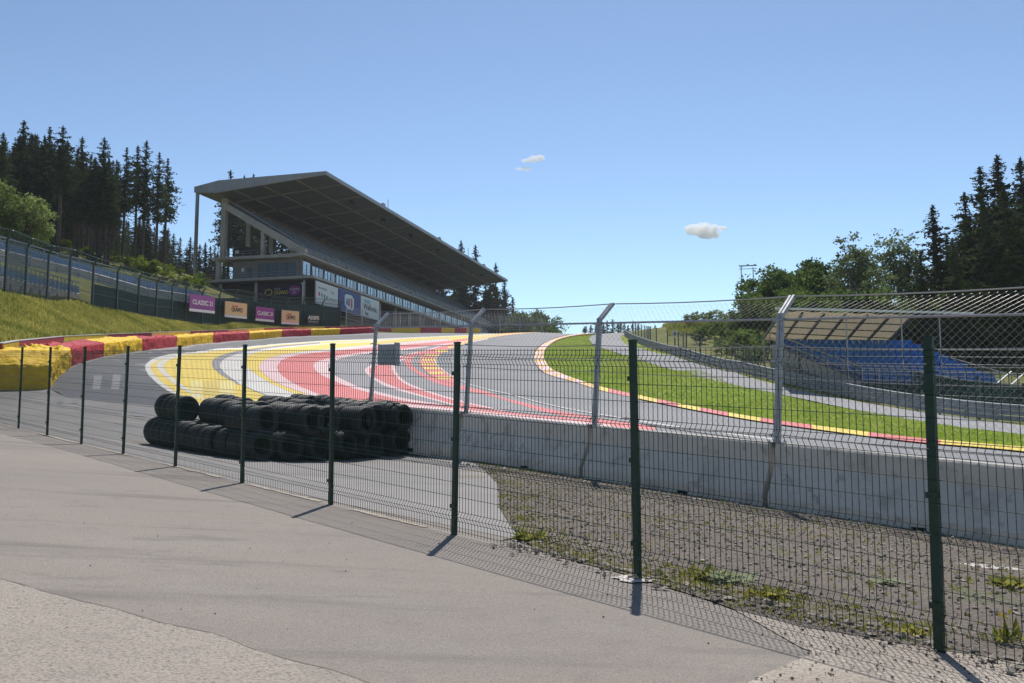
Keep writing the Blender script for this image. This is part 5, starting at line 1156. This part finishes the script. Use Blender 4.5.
# behind the grandstand
gb_ = 'spruces behind the grandstand'
for x, y in [(231, 169), (245, 174), (254, 173), (226, 190), (238, 186), (250, 190), (262, 188), (270, 192), (283, 196), (296, 200)]:
    plant_px('s_tall', x, y, rr.uniform(214, 236), 'bare-trunked spruce rising behind the near end of the grandstand', gb_, 1.)
for x, y, D, lab in [(461, 240, 300, 'left one of two pointed spruces above the far roof end'), (475, 244, 300, 'right one of two pointed spruces above the far roof end'), (496, 262, 312, 'single pointed spruce at the far roof corner'), (505, 277, 306, 'shorter spruce at the end of the roof')]:
    plant_px('s_full', x, y, D, lab, gb_, .95)
for k in range(22):
    x = rr.uniform(418, 515); D = rr.uniform(292, 335); plant_px('s_full', x, np.interp(x, [418, 480, 515], [268, 268, 292])+rr.uniform(0, 18), D, 'dark spruce in the clump beyond the far end of the grandstand', gb_, 1.15)
for k, (x, y, D) in enumerate([(527, 308, 262), (536, 311, 258), (544, 315, 262), (519, 313, 250), (532, 318, 248), (549, 322, 255)]):
    plant_px('l_dark', x, y, D, ['round broadleaf tree', 'broad green tree', 'low green tree', 'green tree', 'bushy tree', 'small outer tree'][k]+' just right of the grandstand end, '+['tallest', 'second tallest', 'right of centre', 'leftmost', 'front', 'rightmost'][k]+' of its clump', 'broadleaf trees at the grandstand end', 1.)
# far trees over the crest
for k in range(14):
    x = 583+k*4.2+rr.uniform(-1, 1); y = 325-6*math.exp(-((x-612)/18)**2)+rr.uniform(-1, 2.5); D = rr.uniform(330, 370); r_ = ray(x, y); plant('s_full', r_[0]*D, D, max(7, r_[1]*D-h1(r_[0]*D, D)), 'small distant spruce beyond the crest of the track', 'distant trees beyond the crest', 1.3)
# right side
for k in range(12):
    x = 655+k*9; plant_px('s_full', x, 321+rr.uniform(-3, 4), rr.uniform(290, 330), 'distant spruce on the skyline beyond the slope', 'distant trees beyond the right slope', 1.3, minh=6)
for k, (x, y, D, w) in enumerate([(700, 321, 170, 1.2), (716, 316, 165, 1.3), (733, 320, 160, 1.2), (690, 334, 160, 1.), (748, 330, 150, 1.2)]):
    plant_px('l_light' if False else 'shrub_y', x, y, D, ['pale', 'tall pale', 'rounded', 'low', 'right-hand'][k]+' yellow-green bush on the slope behind the guard rail', 'bushes on the right slope', w)
for k, (x, y, D) in enumerate([(708, 333, 140), (722, 336, 132), (738, 338, 126), (752, 345, 112), (766, 352, 100), (730, 352, 108), (700, 346, 128), (745, 358, 98), (758, 364, 92)]):
    plant_px('shrub_d', x, y, D, 'dark green bush on the shaded slope behind the guard rail', 'bushes on the right slope', 1.25)
for k, (x, y, D) in enumerate([(757, 268, 128), (776, 270, 134), (792, 262, 128), (808, 258, 131), (822, 268, 135), (748, 292, 120), (768, 288, 115), (786, 288, 118), (742, 306, 118)]):
    plant_px('l_dark', x, y, D, ['leftmost', 'second', 'third', 'tallest', 'right-hand', 'low left', 'low middle', 'low right', 'lowest'][k]+' green broadleaf tree of the clump behind the canvas-roofed stand', 'broadleaf trees behind the small stand', 1.05)
for k, (x, y, D, lab) in enumerate([(852, 236, 118, 'airy grey-green birch left of the tall spruces'), (868, 232, 121, 'taller airy birch with a forked crown'), (898, 234, 119, 'airy birch touching the tall dark spruces'), (880, 262, 112, 'lower airy birch between the two tall birches'), (838, 276, 116, 'small airy birch at the left foot of the birch group')]):
    plant_px('l_airy', x, y, D, lab, 'birches behind the small stand', 1.0)
gr = 'tall spruces at the right edge'
for x, y, D, lab in [(934, 203, 106, 'pointed dark spruce standing apart at the left of the right-hand spruces'), (965, 190, 110, 'bushy dark spruce left of the tallest pair'), (979, 165, 108, 'tall pointed spruce second from the right'), (999, 153, 108, 'tallest spruce at the right with a clear spire'), (1020, 155, 102, 'tall dark spruce cut by the right edge'), (1045, 150, 104, 'spruce beyond the right edge')]:
    plant_px('s_full', x, y, D, lab, gr, 1.45)
for k in range(36):
    x = rr.uniform(905, 1130); D = rr.uniform(92, 140); y = np.interp(x, [905, 950, 990, 1130], [262, 222, 185, 165])+rr.uniform(0, 34)
    plant_px('s_full', x, y, D, 'dark spruce in the dense forest behind the small stand', gr, 1.5)
for k in range(26):
    x = 790+k*13; plant_px('l_dark' if k % 3 else 's_full', x, rr.uniform(285, 305), rr.uniform(92, 104), 'dark understorey tree directly behind the small stand', gr, 1.35)
# left light green tree and shrubs
for x, y, D, w, lab in [(-6, 178, 112, 1.05, 'large light green broadleaf tree at the left edge above the terraces'), (28, 192, 116, .95, 'smaller light green broadleaf tree right of the large one')]:
    plant_px('l_light', x, y, D, lab, 'light green trees at the left edge', w)
for k in range(26):
    x = 50+k*6.2+rr.uniform(-3, 3); D = rr.uniform(138, 158); b_ = np.interp(x, [50, 120, 200, 240], [266, 276, 287, 285]); yt = b_-rr.uniform(12, 26)*(1 if x < 175 else .6)
    plant_px('shrub_y' if rr.random() < .75 else 'shrub_d', x, yt, D, 'sunlit yellow-green bush at the foot of the left spruces', 'bushes at the foot of the left spruces', 1., minh=2.)
for L_ in PR.values():
    for p in L_:
        if not p['_n']:
            for ch in list(p.children): bpy.data.objects.remove(ch)
            bpy.data.objects.remove(p)
# ------------------------------------------------------------------ clouds
def cloud(x, y, wpx, hpx, lab, seed, puffs):
    D = 1500; c = at(x, y, D); w = wpx/F*D/2; h_ = hpx/F*D/2; r = random.Random(seed)
    me = bpy.data.meshes.new('cloud'); bm = bmesh.new()
    for (px_, pz, sx, sz) in puffs:
        bmesh.ops.create_icosphere(bm, subdivisions=3, radius=1, matrix=Matrix.Translation((px_*w, r.uniform(-.2, .2)*w, pz*h_))@Matrix.Diagonal((sx*w, sx*w*.7, sz*h_, 1)))
    bm.to_mesh(me); bm.free(); o = bpy.data.objects.new('cloud', me); COL.objects.link(o); o.location = c
    rm = o.modifiers.new('r', 'REMESH'); rm.mode = 'VOXEL'; rm.voxel_size = w*.05
    m = bpy.data.materials.new('cloud_vapour'); m.use_nodes = True; N = m.node_tree.nodes; L = m.node_tree.links; N.remove(N['Principled BSDF'])
    pv = N.new('ShaderNodeVolumePrincipled'); pv.inputs['Color'].default_value = (1, 1, 1, 1); pv.inputs['Anisotropy'].default_value = .1
    tc = N.new('ShaderNodeTexCoord'); t = N.new('ShaderNodeTexNoise'); t.inputs['Scale'].default_value = .09; t.inputs['Detail'].default_value = 5; L.new(tc.outputs['Object'], t.inputs['Vector'])
    mr = N.new('ShaderNodeMapRange'); mr.inputs[1].default_value = .34; mr.inputs[2].default_value = .7; mr.inputs[4].default_value = .22; L.new(t.outputs['Fac'], mr.inputs[0]); L.new(mr.outputs[0], pv.inputs['Density']); L.new(pv.outputs[0], N['Material Output'].inputs['Volume'])
    me.materials.append(m); tag(o, lab, 'cloud')
cloud(704, 230, 48, 22, 'larger small white cloud above the track', 1, [(-.45, -.05, .45, .55), (0, .1, .5, .7), (.35, -.1, .4, .75), (.1, -.4, .45, .5), (.75, .15, .25, .25)])
cloud(533, 159, 28, 10, 'small white cloud wisp to the left, upper one of a pair', 2, [(-.6, -.2, .3, .4), (0, .1, .45, .8), (.5, .0, .4, .7)])
cloud(524, 169, 20, 6, 'small white cloud wisp to the left, lower one of a pair', 3, [(-.5, 0, .45, .6), (.3, 0, .5, .8)])
# ------------------------------------------------------------------ thin summer haze in the valley air
mb = MB(); mb.box(-1900, 1900, -1900, 1900, -14, 75); hz = mb.build('haze', M['white']); hz.data.materials.clear()
hm = bpy.data.materials.new('haze_air'); hm.use_nodes = True; hm.node_tree.nodes.remove(hm.node_tree.nodes['Principled BSDF']); pv = hm.node_tree.nodes.new('ShaderNodeVolumePrincipled'); pv.inputs['Color'].default_value = (.8, .88, 1, 1); pv.inputs['Density'].default_value = .00013; pv.inputs['Anisotropy'].default_value = .3
hm.node_tree.links.new(pv.outputs[0], hm.node_tree.nodes['Material Output'].inputs['Volume']); hz.data.materials.append(hm); tag(hz, 'thin bluish summer haze over the whole valley', kind='stuff')
# ------------------------------------------------------------------ light, sky, camera
EL = math.radians(59.5); AZ = math.atan2(.137, 1.0)      # sun ahead, slightly right
W_ = bpy.data.worlds.new('World'); S.world = W_; W_.use_nodes = True; N = W_.node_tree.nodes; L = W_.node_tree.links
sky = N.new('ShaderNodeTexSky'); sky.sky_type = 'NISHITA'; sky.sun_disc = False; sky.sun_elevation = EL; sky.sun_rotation = AZ; sky.air_density = 1.1; sky.dust_density = .55; sky.ozone_density = 1.2; sky.altitude = 1000
gm = N.new('ShaderNodeGamma'); gm.inputs[1].default_value = 1.6; vm = N.new('ShaderNodeVectorMath'); vm.operation = 'SCALE'; vm.inputs[3].default_value = .37; L.new(sky.outputs[0], gm.inputs[0]); L.new(gm.outputs[0], vm.inputs[0])
hs = N.new('ShaderNodeHueSaturation'); hs.inputs['Saturation'].default_value = .84; hs.inputs['Hue'].default_value = .491; L.new(vm.outputs[0], hs.inputs['Color']); L.new(hs.outputs[0], N['Background'].inputs[0]); N['Background'].inputs[1].default_value = .085
sd = bpy.data.lights.new('sun', 'SUN'); sd.energy = 3.6; sd.angle = math.radians(.5); sd.color = (1, .96, .9); so = bpy.data.objects.new('sun', sd); COL.objects.link(so)
dirv = Vector((math.sin(AZ)*math.cos(EL), math.cos(AZ)*math.cos(EL), math.sin(EL))); so.rotation_euler = dirv.to_track_quat('Z', 'Y').to_euler(); so.location = (0, 0, 80)
cd = bpy.data.cameras.new('camera'); cam = bpy.data.objects.new('camera', cd); COL.objects.link(cam); cam.location = (0, 0, 0); cam.rotation_euler = (math.pi/2+PITCH, 0, 0)
cd.sensor_width = 36; cd.lens = F/1024*36; cd.clip_start = .05; cd.clip_end = 5000; S.camera = cam; S.cycles.volume_bounces = 6
S.view_settings.view_transform = 'Standard'; S.view_settings.look = 'None'; S.view_settings.exposure = 0.45; S.view_settings.gamma = 1
for o in bpy.data.objects:
    for k in ('_w', '_n'):
        if k in o: del o[k]
